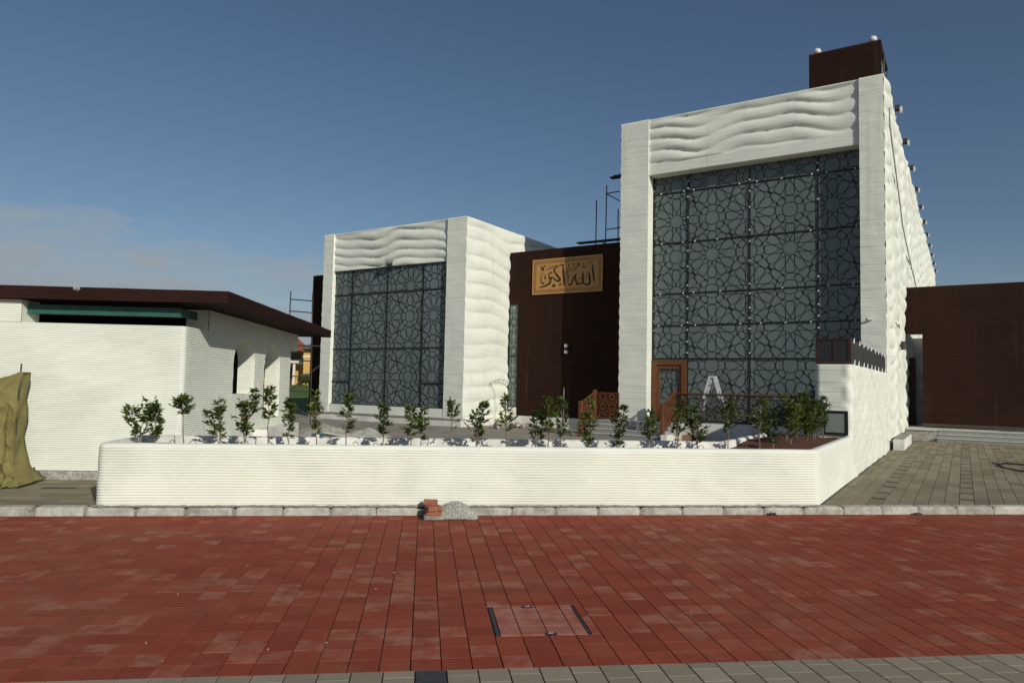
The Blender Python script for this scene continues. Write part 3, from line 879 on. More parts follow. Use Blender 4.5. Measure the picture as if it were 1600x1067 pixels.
for u, lab in ((-4.05,'small white domed lamp on the left end of the roof box'),(-2.35,'small white domed lamp on the right end of the roof box')):
    t = thing('dome_lamp', lab, 'lamp', (u,25.2,RBZ+.035), FAC, 'lamps on the roof box')
    MB().tube([(u,25.2,RBZ+.035),(u,25.2,RBZ+.09)],0.05,8).build('base', M['steel_dark'], t)
    MB().sphere((u,25.2,RBZ+.17),0.13,(1,1,.9)).build('dome', M['clip_white'], t, smooth=True)

# ---- floodlights along the parapet of the tall hall
ords = ['first','second','third','fourth','fifth','sixth','seventh','eighth','ninth','tenth','eleventh']
for k in range(11):
    v = 26.6+3.75*k
    t = thing('parapet_floodlight', '%s floodlight from the front on the right parapet of the tall hall' % ords[k], 'floodlight', (TU1+.05, v, TZ-.02), FAC, 'floodlights along the parapet')
    MB().box(TU1-.05,TU1+.16,v-.02,v+.02,TZ-.02,TZ+.02).build('arm', M['steel_dark'], t)
    MB().box(TU1+.02,TU1+.16,v-.12,v+.12,TZ+.022,TZ+.17).build('housing', M['steel_dark'], t)
    MB().box(TU1+.165,TU1+.23,v-.11,v+.11,TZ-.06,TZ+.10).build('lamp_face', M['clip_white'], t)

# ---- stair tower block in front of the tall hall
bb = thing('wing_wall', 'white printed-concrete wing wall standing between planter and tall hall', 'wall', (-2.2, 19.3, GZ), FAC)
BU0, BU1, BV, BZ = -2.56, -1.87, 15.5, 2.37
def wing():
    m = MB(); nz = 46; path = []
    for i in range(9): path.append((BU0+0.0, BV+7.6-7.6*i/8, 0))          # left face, running forward
    for i in range(1, 7): path.append((BU0+(BU1-BU0-.10)*i/7+0.02, BV, 1))
    for i in range(5):
        a = -PI/2+PI/2*i/4; path.append((BU1-.12+.12*math.cos(a), BV+.12+.12*math.sin(a), 2))
    for i in range(1, 40): path.append((BU1, BV+.12+7.55*i/39, 3))
    n = len(path)-1
    def fn(i, j):
        p = path[i]; jj = min(j, nz); z = GZ+(BZ-GZ)*jj/nz
        q0, q1 = path[max(i-1,0)], path[min(i+1,n)]
        t = Vector((q1[0]-q0[0], q1[1]-q0[1], 0)); t.normalize(); nn = Vector((t.y, -t.x, 0))
        if j > nz:
            return (min(max(p[0], BU0+.12), BU1-.12), max(p[1], BV+.12), BZ)
        k = 0.055*wav(p[1], z, 3.3, 0.50, 0.16, 1.25, 0.2)-0.025 if p[2] >= 2 else 0.012*rnoise(z*7, p[0]*2)+0.02*rnoise(z*1.6, 4)
        if jj == nz: k *= 0.3
        return (p[0]+nn.x*k, p[1]+nn.y*k, z)
    m.grid(fn, n, nz+1)
    return m.build('wall', M['print_hall'], bb, FAC, smooth=True)
wing()
MB().box(BU0+.1,BU1-.1,BV+.1,BV+7.6,BZ-.1,BZ-.004).build('cap', M['plaster'], bb, FAC)
fr = MB(); fr.box(-2.42,-1.955,BV-.035,BV+.06,1.395,1.44); fr.box(-2.42,-1.955,BV-.035,BV+.06,0.96,1.005); fr.box(-2.42,-2.375,BV-.034,BV+.06,1.005,1.395); fr.box(-2.0,-1.955,BV-.034,BV+.06,1.005,1.395)
fr = fr.build('window_frame', M['frame_black'], bb, FAC)
MB().box(-2.375,-2.0,BV-.02,BV+.04,1.005,1.395).build('pane', M['pale_glass'], fr, FAC)
# parapet on the wing wall: framed glass at the front, netted panel along the side
gp_ = thing('parapet_screen', 'dark framed parapet screen with white ties on top of the wing wall', 'railing', (-2.2, 19, BZ), FAC)
f = MB()
for u in (BU0+.03, -2.2, BU1-.06): f.box(u-.025,u+.025,BV+.05,BV+.10,BZ,2.87)
f.box(BU0+.005,BU1-.035,BV+.045,BV+.105,2.87,2.91); f.box(BU0+.055,-2.225,BV+.05,BV+.10,BZ+.01,BZ+.07); f.box(-2.175,BU1-.085,BV+.05,BV+.10,BZ+.01,BZ+.07)
f.build('front_frame', M['corten_dark'], gp_, FAC)
MB().box(BU0+.055,-2.225,BV+.07,BV+.082,BZ+.07,2.87).build('front_pane', M['window_dark'], gp_, FAC)
MB().box(-2.175,BU1-.085,BV+.07,BV+.082,BZ+.07,2.87).build('front_pane', M['window_dark'], gp_, FAC)
f = MB()
for k in range(5): f.box(BU1-.085,BU1-.045,BV+.12+1.82*k,BV+.16+1.82*k,BZ,2.86)
f.tube([(BU1-.065,BV+.1,2.85),(BU1-.065,BV+7.5,2.85)],0.02)
f.build('post_row', M['steel_dark'], gp_, FAC)
m = MB(); m.grid(lambda i, j: (BU1-.038+.012*rnoise(i*.45, j*.8, 3), BV+.13+7.3*i/60, BZ+.02+.49*j/6+(.015*rnoise(i*.3,9) if j in (0,6) else 0)), 60, 6)
m.grid(lambda i, j: (BU1-.044+.012*rnoise(i*.45, j*.8, 3), BV+.13+7.3*i/60, BZ+.02+.49*j/6+(.015*rnoise(i*.3,9) if j in (0,6) else 0)), 60, 6, flip=True)
m.build('net_panel', M['net_grey'], gp_, FAC, smooth=True)
random.seed(17)
for k in range(9):
    for zt in (2.86, BZ+.05):
        v = BV+.35+0.82*k+random.uniform(-.12,.12)
        q = MB(); q.tube([(BU1-.02,v,zt-.05),(BU1-.01,v+.05,zt+.05),(BU1-.02,v+.10,zt-.04)],0.012,5)
        q.build('tie', M['clip_white'], gp_, FAC)

# ---- terrace in front of the tall hall, its steps and railings
MB().box(-8.05,-2.6,22.5,23.25,GZ,0.70).build('terrace_wall', M['plaster'], mosque, FAC)
MB().box(-10.9,-8.052,22.6,23.25,GZ,0.66).build('landing', M['granite'], mosque, FAC)
st = thing('stone_steps', 'grey granite steps leading up to the rust brown glass door', 'steps', (-9.45,22.0,GZ), FAC)
for k in range(4):
    z0 = GZ+0.135*k; v = 21.45+.29*k
    s_ = MB().box(-10.86,-8.06,v,22.598,z0,z0+.131).build('step', M['granite'], st, FAC)
    MB().box(-10.87,-8.055,v-.02,v+.27,z0+.132,z0+.15 if k < 3 else z0+.145).build('tread', M['granite_pale'], s_, FAC)
MB().prism([(-8.05,21.3),(-7.85,21.3),(-7.85,22.498),(-8.05,22.498)],GZ,0.34).build('cheek_wall', M['plaster'], st, FAC)
def rail_panel(m, p, q, zb0, zt0, zb1, zt1, h, w):
    "sloped lattice panel between p and q (uv points)"
    L = math.hypot(q[0]-p[0], q[1]-p[1])
    def put(x, t):
        k = x/L; zb = zb0+(zb1-zb0)*k; zt = zt0+(zt1-zt0)*k
        return (p[0]+(q[0]-p[0])*k, p[1]+(q[1]-p[1])*k, zb+(zt-zb)*t)
    H = zt0-zb0
    lattice(m, 0.0, L, 0.0, H, L*.3, H*.45, h, w, 0.012, lambda x, z: put(x, z/H))
    for a, b in ((0,0),(0,1)):
        pass
    for t in (0.0, 1.0):
        a, b = Vector(put(0,t)), Vector(put(L,t)); m.tube([a, b], 0.02, 4)
    for x in (0.0, L):
        m.tube([put(x,0), put(x,1)], 0.018, 4)
    return m
rl = thing('stair_railing', 'rust brown lattice railing on the left side of the granite steps', 'railing', (-10.93,21.4,GZ), FAC)
MB().box(-10.98,-10.88,21.35,21.45,GZ,1.32).build('post', M['corten'], rl)
MB().box(-10.98,-10.88,22.45,22.55,0.66,1.70).build('post', M['corten'], rl)
rail_panel(MB(), (-10.93,21.45), (-10.93,22.45), 0.35, 1.27, 0.78, 1.62, 0.34, 0.018).build('lattice_panel', M['corten'], rl)
rail_panel(MB(), (-10.88,22.50), (-10.02,22.50), 0.74, 1.60, 0.74, 1.60, 0.34, 0.018).build('lattice_panel', M['corten'], rl)
rr = thing('stair_railing', 'rust brown lattice railing right of the steps, running on along the terrace', 'railing', (-8.07,21.45,GZ), FAC)
MB().box(-8.12,-8.02,21.40,21.50,GZ,1.33).build('post', M['corten'], rr)
MB().box(-8.12,-8.02,22.52,22.62,0.70,1.72).build('post', M['corten'], rr)
rail_panel(MB(), (-8.07,21.5), (-8.07,22.52), 0.35, 1.28, 0.80, 1.66, 0.34, 0.018).build('lattice_panel', M['corten'], rr)
for k in range(3):
    a, b = -8.02+1.8*k, -8.02+1.8*(k+1)
    rail_panel(MB(), (a+.03,22.57), (b-.03,22.57), 0.76, 1.62, 0.76, 1.62, 0.40, 0.015).build('lattice_panel', M['corten_dark'], rr)
    MB().box(b-.03,b+.03,22.54,22.60,0.70,1.66).build('post', M['corten_dark'], rr)
MB().box(-8.02,-2.62,22.55,22.59,1.64,1.675).build('handrail', M['corten'], rr)

# ---- granite steps to the annex, unclad block, white box
sr = thing('stone_steps', 'long grey granite steps with pale nosings below the right brown wall', 'steps', (4, 29.6, GZ), FAC)
for k in range(3):
    z0 = GZ+0.135*k; v = 29.02+.24*k
    s_ = MB().box(-0.82+.0*k,14,v,AV-.05,z0,z0+.120).build('step', M['granite'], sr)
    MB().box(-0.84,14,v-.02,v+.24 if k < 2 else AV-.05,z0+.121,z0+.136).build('tread', M['granite_pale'], s_)
MB().box(-1.80,-0.845,29.15,AV-.05,GZ,0.50).build('unclad_block', M['concrete'], sr)
MB().box(-1.80,-0.845,29.10,AV-.05,0.502,0.535).build('landing_slab', M['granite_pale'], sr)
for u in (2.05,):
    for k in range(2):
        tag(MB().sphere((0,0,0),0.035,(1,.5,1),8,6).build('step_light', M['clip_white'], frame=FAC),
            ('round white light stud on the %s riser of the annex steps' % ('upper','lower')[k]), 'light').location = FAC.w((u, 29.00+.24*(1-k), GZ+.06+.135*(1-k)))
wb = thing('white_block', 'small white plastered block with grey top against the hall side wall', 'block', (-1.65, 25.5, GZ), FAC)
MB().box(-1.80,-1.52,23.9,27.4,GZ,0.44).build('body', M['plaster'], wb)
MB().box(-1.80,-1.53,23.95,27.35,0.443,0.46).build('top_slab', M['granite'], wb)

# ================================================================== SIGN
SU0, SU1, SZ0, SZ1, SV = -14.82, -11.67, 5.481, 6.914, EV-.05
sign = thing('calligraphy_sign', 'gold sign with black Arabic calligraphy on the brown entrance wall', 'sign', ((SU0+SU1)/2, SV, SZ0), FAC)
MB().bbox(SU0,SU1,SV,SV+.04,SZ0,SZ1,0.004).build('board', M['sign_gold'], sign)
ZC = [(287,237),(1265,150),(1248,662),(278,722)]   # board corners in tracing units
def homog():
    # maps tracing units to (u,z) on the board
    import itertools
    src = ZC; dst = [(SU0,SZ1),(SU1,SZ1),(SU1,SZ0),(SU0,SZ0)]
    A = []; B = []
    for (x, y), (a, b) in zip(src, dst):
        A.append([x,y,1,0,0,0,-a*x,-a*y]); B.append(a)
        A.append([0,0,0,x,y,1,-b*x,-b*y]); B.append(b)
    n = 8
    for i in range(n):
        p = max(range(i, n), key=lambda r: abs(A[r][i])); A[i], A[p] = A[p], A[i]; B[i], B[p] = B[p], B[i]
        for r in range(n):
            if r != i:
                f = A[r][i]/A[i][i]
                A[r] = [x-f*y for x, y in zip(A[r], A[i])]; B[r] -= f*B[i]
    H = [B[i]/A[i][i] for i in range(n)]+[1]
    return lambda x, y: ((H[0]*x+H[1]*y+H[2])/(H[6]*x+H[7]*y+1), (H[3]*x+H[4]*y+H[5])/(H[6]*x+H[7]*y+1))
HG = homog()
def stroke(m, pts, ws, k=6):
    "pen stroke through tracing points with widths (tracing units); smoothed by Catmull-Rom"
    P = [Vector((*p, 0)) for p in pts]; out = []; wo = []
    if len(ws) == 2 and len(pts) > 2:
        ws = [ws[0]+(ws[1]-ws[0])*i/(len(pts)-1) for i in range(len(pts))]
    for i in range(len(P)-1):
        p0, p1, p2, p3 = P[max(i-1,0)], P[i], P[i+1], P[min(i+2,len(P)-1)]
        for j in range(k):
            t = j/k
            out.append(0.5*((2*p1)+(p2-p0)*t+(2*p0-5*p1+4*p2-p3)*t*t+(3*p1-p0-3*p2+p3)*t**3)); wo.append(ws[i]+(ws[i+1]-ws[i])*t)
    out.append(P[-1]); wo.append(ws[-1])
    L = []; Rr = []
    for i, p in enumerate(out):
        t = out[min(i+1,len(out)-1)]-out[max(i-1,0)]
        if t.length < 1e-6: t = Vector((1,0,0))
        t.normalize(); n = Vector((-t.y, t.x, 0))*wo[i]/2
        L.append(HG(p.x+n.x, p.y+n.y)); Rr.append(HG(p.x-n.x, p.y-n.y))
    for i in range(len(L)-1):
        q = [L[i], L[i+1], Rr[i+1], Rr[i]]
        m.poly([(a, SV-.010, b) for a, b in q])
    return m
ink = MB()
SW = [  # right word
 ([(1117,292),(1124,360),(1130,430),(1136,500),(1141,552)],[10,23,24,20,5]),
 ([(1055,293),(1100,266),(1160,238)],[5,9,4]),
 ([(1064,400),(1074,440),(1078,500),(1083,545),(1060,572),(1025,574),(995,552),(982,520)],[8,22,24,22,26,24,14,8]),
 ([(984,388),(986,430),(984,480),(990,530),(968,560),(940,566),(915,560)],[6,20,24,22,22,20,10]),
 ([(905,585),(900,550),(884,520),(878,480),(893,430),(902,424)],[18,22,24,20,12,6]),
 ([(893,432),(860,465),(840,520),(822,570),(795,582),(783,560)],[8,14,18,24,18,6]),
 ([(782,548),(776,505),(786,470),(790,440)],[5,7,8,6]),
 ([(790,466),(768,440),(764,400),(780,350),(800,300)],[14,9,7,7,5]),
 ([(778,398),(830,360),(892,335)],[4,9,4]),
 ([(838,398),(890,360),(934,312),(925,290)],[4,9,7,4]),
 ([(780,302),(796,290),(804,300),(790,312),(780,302)],[5,7,7,6,5]),
 ([(836,300),(852,286),(866,296),(868,318),(880,322)],[5,8,8,7,4]),
 ([(905,300),(918,280),(936,290),(928,312),(908,304),(930,288),(950,296)],[5,8,8,7,6,6,4]),
 ([(978,320),(988,344),(1000,330),(996,265)],[5,8,7,5]),
 ([(1000,330),(1014,348),(1026,334),(1024,300)],[6,8,7,4]),
 ([(926,480),(934,496),(930,470)],[6,9,5]), ([(950,484),(956,500),(970,490)],[5,8,5]), ([(1030,440),(1036,470),(1026,492)],[5,9,5]),
 # left word
 ([(665,312),(690,302),(718,300),(706,322)],[8,14,14,6]),
 ([(712,312),(716,390),(722,470),(727,540),(725,602)],[10,24,25,22,4]),
 ([(655,582),(668,562),(690,566),(676,580),(655,592)],[6,10,10,8,5]),
 ([(468,378),(520,352),(575,328),(632,304)],[4,9,10,5]),
 ([(664,306),(630,330),(596,356),(590,384),(612,424),(640,462),(668,500),(660,522),(630,524),(600,508),(575,482),(556,480)],[5,16,18,18,20,24,24,24,22,18,12,8]),
 ([(572,482),(552,474),(548,492),(528,494),(520,470),(508,440)],[10,14,16,16,12,5]),
 ([(514,446),(526,480),(538,512),(530,548),(500,576),(455,598),(410,612),(374,620)],[8,16,20,24,24,22,16,4]),
 ([(562,592),(580,576),(598,592),(580,606),(562,592)],[6,14,14,14,6]),
 ([(572,592),(590,592)],[16,16]),
 ([(432,418),(412,450),(404,500),(410,545),(430,568),(442,540)],[4,6,7,12,16,5]),
 ([(464,425),(462,460),(456,484),(470,496),(478,482),(464,474)],[4,7,9,9,8,5]),
 ([(410,328),(424,360),(434,386),(440,352),(450,322),(466,314),(462,334)],[16,20,10,8,10,9,4]),
 ([(505,440),(522,414),(546,404),(554,412),(536,428),(514,432)],[5,8,9,8,8,4]),
]
for p, w in SW: stroke(MB(), p, w).build('pen_stroke', M['sign_ink'], sign)
bd = MB()
W_, H_ = SU1-SU0, SZ1-SZ0
def ring(m, ins, t):
    a, b, c, e = SU0+ins, SU1-ins, SZ0+ins, SZ1-ins
    for x0, x1, z0, z1 in ((a,b,c,c+t),(a,b,e-t,e),(a,a+t,c+t,e-t),(b-t,b,c+t,e-t)):
        m.poly([(x0,SV-.006,z0),(x1,SV-.006,z0),(x1,SV-.006,z1),(x0,SV-.006,z1)])
ring(bd, 0.075, 0.012); ring(bd, 0.165, 0.012)
def diamonds(m, p, q):
    L = math.hypot(q[0]-p[0], q[1]-p[1]); n = int(L/0.062)
    for i in range(n+1):
        x, z = p[0]+(q[0]-p[0])*i/n, p[1]+(q[1]-p[1])*i/n; r = 0.022
        m.poly([(x-r,SV-.006,z),(x,SV-.006,z-r),(x+r,SV-.006,z),(x,SV-.006,z+r)])
i_ = 0.126
diamonds(bd,(SU0+i_,SZ0+i_),(SU1-i_,SZ0+i_)); diamonds(bd,(SU0+i_,SZ1-i_),(SU1-i_,SZ1-i_)); diamonds(bd,(SU0+i_,SZ0+i_+.06),(SU0+i_,SZ1-i_-.06)); diamonds(bd,(SU1-i_,SZ0+i_+.06),(SU1-i_,SZ1-i_-.06))
tag(bd.build('border_pattern', M['sign_border'], sign), kind='stuff')

# ================================================================== LOW PAVILION (left)
pav = thing('pavilion', 'low white ribbed pavilion with flat brown roof left of the planter', 'building', (-3.0, 3.5, GZ), PAV)
RIB = 0.0365
def rib(z, s=0.0):
    z = z+0.005*rnoise(s*0.45, z*0.8)+0.0018*rnoise(s*2.1, z*3.0, 5.0)
    ph = (z/RIB) % 1.0
    return (0.0145+0.004*rnoise(s*0.9, z*6.0, 2.0))*max(0.0, 1-abs(2*ph-1)**3.0)**0.5
def zlist(z0, z1):
    out = []; k = int(math.floor(z0/RIB))
    while k*RIB < z1:
        for p in (0.0, 0.05, 0.2, 0.5, 0.8, 0.95):
            z = (k+p)*RIB
            if z0 <= z <= z1: out.append(z)
        k += 1
    return [z0]+out+[z1]
zl = zlist(0.26, 2.70)
PL = -8.6
def front_path():
    p = [(PL+(-PL-0.07)*i/64, 0.0, (0,-1)) for i in range(65)]
    for i in range(1, 6):
        a = -PI/2+PI/2*i/6; p.append((-.07+.07*math.cos(a), .07+.07*math.sin(a), (math.cos(a), math.sin(a))))
    p += [(0.0, 0.07+(1.05-.07)*i/6, (1,0)) for i in range(7)]
    return p
fp = front_path()
def wobble(s, z): return 0.006*rnoise(s*0.8, z*1.5, 7)
m = MB()
m.grid(lambda i, j: (fp[i][0]+fp[i][2][0]*(rib(zl[j], i*.13)+wobble(i*.13, zl[j])), fp[i][1]+fp[i][2][1]*(rib(zl[j], i*.13)+wobble(i*.13, zl[j])), zl[j]), len(fp)-1, len(zl)-1)
m.poly([(PL,0,2.70),(0,0,2.70),(0,.5,2.70),(PL,.5,2.70)])
m.poly([(-.5,.5,2.70),(0,.5,2.70),(0,1.05,2.70),(-.5,1.05,2.70)])
m.build('front_wall', M['print_ribbed'], pav, smooth=True)
# upper piece at the left, full height
zu = zlist(2.702, 3.08)
m = MB(); m.grid(lambda i, j: (PL+(-2.67-PL)*i/40, -rib(zu[j], i*.13)-wobble(i*.13, zu[j]), zu[j]), 40, len(zu)-1)
m.grid(lambda i, j: (-2.67, i*.12, zu[j]), 4, len(zu)-1)
m.build('upper_wall', M['print_ribbed'], pav, smooth=True)
MB().box(PL-.16, PL-.004, 0.05, 7.05, 0.26, 3.07).build('end_wall', M['print_ribbed'], pav)
# side wall with two arched openings
Z0, Z1 = 0.26, 3.08
zs_ = zlist(Z0, Z1)
A1 = (2.50, 3.95, 1.50, 2.70); A2 = (4.66, 6.08, 0.9, 2.68)
def half(a, z):
    c, w = (a[0]+a[1])/2, (a[1]-a[0])/2
    if z < a[2] or z > a[3]: return 0.0
    hs = a[3]-0.55
    if z <= hs: return w
    t = (z-hs)/0.55
    return w*math.sqrt(max(0.0, 1-t*t))
def pier(la, lb, zz, name):
    "grid between edge functions la(z), lb(z)"
    n = 10; m = MB()
    m.grid(lambda i, j: (rib(zz[j], 3+i*.2)+0.5*wobble(i*.3+5, zz[j]), la(zz[j])+(lb(zz[j])-la(zz[j]))*i/n, zz[j]), n, len(zz)-1)
    return m
c1, c2 = (A1[0]+A1[1])/2, (A2[0]+A2[1])/2
zlow = [z for z in zs_ if z <= 2.70]
def startb(z): return 1.05
s1 = pier(startb, lambda z: c1-half(A1,z), zs_, '')
for fa, fb in ((lambda z: c1+half(A1,z), lambda z: c2-half(A2,z)), (lambda z: c2+half(A2,z), lambda z: 7.10 if z < 2.62 else 7.85)):
    q = pier(fa, fb, zs_, ''); k = len(s1.v); s1.v += q.v; s1.f += [tuple(i+k for i in f) for f in q.f]
s1.grid(lambda i, j: (-i*.1, 1.05, zs_[j]), 4, len(zs_)-1, flip=True)
s1.grid(lambda i, j: (-i*.1, 7.10 if zs_[j] < 2.62 else 7.85, zs_[j]), 4, len(zs_)-1)
s1.build('side_wall', M['print_ribbed'], pav, smooth=True)
rv = MB()
for a in (A1, A2):
    c = (a[0]+a[1])/2
    zz = [z for z in zs_ if a[2] <= z <= a[3]]+[a[3]]
    for sg in (1, -1):
        rv.grid(lambda i, j: (-0.36*i/4+(0.0 if i else rib(zz[j])), c+sg*half(a, zz[j])+(rib(zz[j])*-sg if i else 0), zz[j]), 4, len(zz)-1, flip=sg < 0)
    rv.poly([(0.0,a[0],a[2]),(0.0,a[1],a[2]),(-.36,a[1],a[2]),(-.36,a[0],a[2])])
rv.build('arch_reveal', M['print_ribbed'], pav)
MB().box(-8.4,-0.9,1.3,7.0,0.26,3.04).build('shade_box', M['room_shade'], pav)  # solid near-black box painted as the shade inside the openings
MB().box(PL,0.06,-.10,7.05,GZ-.01,0.255).build('plinth', M['concrete'], pav)
MB().box(0.002,0.30,2.05,2.55,GZ,0.55).build('pier_base', M['plaster'], pav)
MB().box(0.004,0.32,4.05,7.0,GZ,0.70).build('pier_base', M['plaster'], pav)
# green steel beam in the slot under the roof
gb = MB().box(-2.68,-0.16,0.14,0.16,2.872,3.02)
gb.box(-2.68,-0.16,0.16,0.36,2.870,2.884); gb.box(-0.16,-0.145,0.14,0.9,2.872,3.02)
gb.box(-2.69,-0.14,0.125,0.16,2.862,2.871)
gb.build('steel_beam', M['green_steel'], pav)
# ribbed brown roof
rf = MB(); NR = 7; rz0, rz1 = 3.088, 3.298
prof = []
for k in range(NR):
    for p, o in ((0.0,0.0),(0.2,0.010),(0.5,0.014),(0.8,0.010)): prof.append((rz0+(rz1-rz0)*(k+p)/NR, o))
prof.append((rz1, 0.0))
ext = [(-8.8,-0.16,0,-1)]+[(-8.8+9.54*i/30,-0.16,0,-1) for i in range(1,30)]+[(0.74,-0.16,1,-1)]+[(0.74,-0.16+8.88*i/30,1,0) for i in range(1,30)]+[(0.74,8.72,1,1)]+[(-8.8,8.72,0,1)]
rf.grid(lambda i, j: (ext[i][0]+ext[i][2]*prof[j][1], ext[i][1]+ext[i][3]*prof[j][1], prof[j][0]+0.004*rnoise(i*.5, j*.2)), len(ext)-1, len(prof)-1)
rf.build('roof_fascia', M['roof_brown'], pav)
MB().box(-8.8,0.735,-0.155,8.715,rz0+.004,rz1-.006).build('roof_slab', M['print_brown'], pav)
tag(MB().sphere((0,0,0),0.055,(1.2,1,0.8),10,6).build('roof_vent', M['concrete'], origin=(0,0,0)), 'small grey vent cap on the pavilion roof edge', 'vent').location = PAV.w((-1.72,-.15,3.27))

# ---- olive tarpaulin
tp = thing('tarpaulin', 'olive green tarpaulin draped over goods against the pavilion wall', 'tarpaulin', (-7.3, 11.95, GZ))
def ridge(v): return 1-2*abs(v)
def tarp():
    m = MB(); NX, NZ = 120, 120
    TX, TT = -6.36, 1.88
    def fn(i, j):
        s = i/NX; t = j/NZ
        x = -8.2+(TX+8.2)*s**0.9
        dxl = TX-x
        ztop = TT-0.13*min(1.0, dxl/0.5)-0.10*min(1.5, dxl)+0.02*math.sin(x*7)
        z = ztop+(GZ+.015-ztop)*t
        fl = max(0.0, (t-0.66)/0.34)
        sp = fl**2.2
        x += sp*0.36*s**1.5+0.03*fl*rnoise(t*6, s*8, 5)
        y = 12.05-0.07*t-0.30*sp*(0.6+.4*s)
        dx, dz = TX-(x-sp*.36), TT+.02-z
        an = math.atan2(dz, dx+0.03); rr = math.hypot(dx, dz)
        # long pulls hanging from the peak
        f1 = abs(math.sin(an*4.3+0.5*rnoise(rr*1.5, an*2)+.4))**0.55
        f2 = max(0.0, ridge(rnoise(an*6.0, rr*0.9, 3)))**3
        f3 = max(0.0, ridge(rnoise(x*2.6+z*1.4, z*1.5-x, 8)))**5
        w = min(1.0, rr*1.4)
        y -= w*(0.075*f1+0.050*f2+0.055*f3)+0.02*rnoise(x*5, z*5, 2)
        # crumpled heap at the foot
        cr = max(0.0, ridge(rnoise(x*5.0, t*13, 1)))**2.5*0.13+max(0.0, ridge(rnoise(x*9+t*9, t*17, 6)))**3*0.07
        y -= sp*cr
        if t > 0.74:
            k = (t-0.74)/0.26
            z = max(GZ+.006+.02*(1-t), z+k*(1-k*k*.85)*(0.16*max(0.0, ridge(rnoise(x*6, t*11, 9)))**2.0+0.05*rnoise(x*12, t*16, 3)))
        return (x, y, z)
    m.grid(fn, NX, NZ)
    edge = [fn(NX, j) for j in range(NZ+1)]
    m.grid(lambda i, j: (edge[j][0]-0.035*i/6+0.02*math.sin(i*1.2+j*.15)*(1 if i else 0), edge[j][1]+(12.38-edge[j][1])*i/6, edge[j][2]), 6, NZ)
    top = [fn(i, 0) for i in range(NX+1)]
    m.grid(lambda i, j: (top[i][0], top[i][1]+(12.38-top[i][1])*j/4, top[i][2]-0.004*j), NX, 4)
    o = m.build('sheet', M['tarp'], tp, smooth=True)
    md = o.modifiers.new('thick', 'SOLIDIFY'); md.thickness = 0.004
tarp()
MB().tube([(-6.39,12.07,GZ),(-6.36,12.07,2.0)],0.012,6).build('support_pole', M['steel_dark'], tp)
MB().tube([(-8.5,12.10,GZ),(-8.5,12.10,1.65)],0.02,6).build('support_pole', M['steel_dark'], tp)

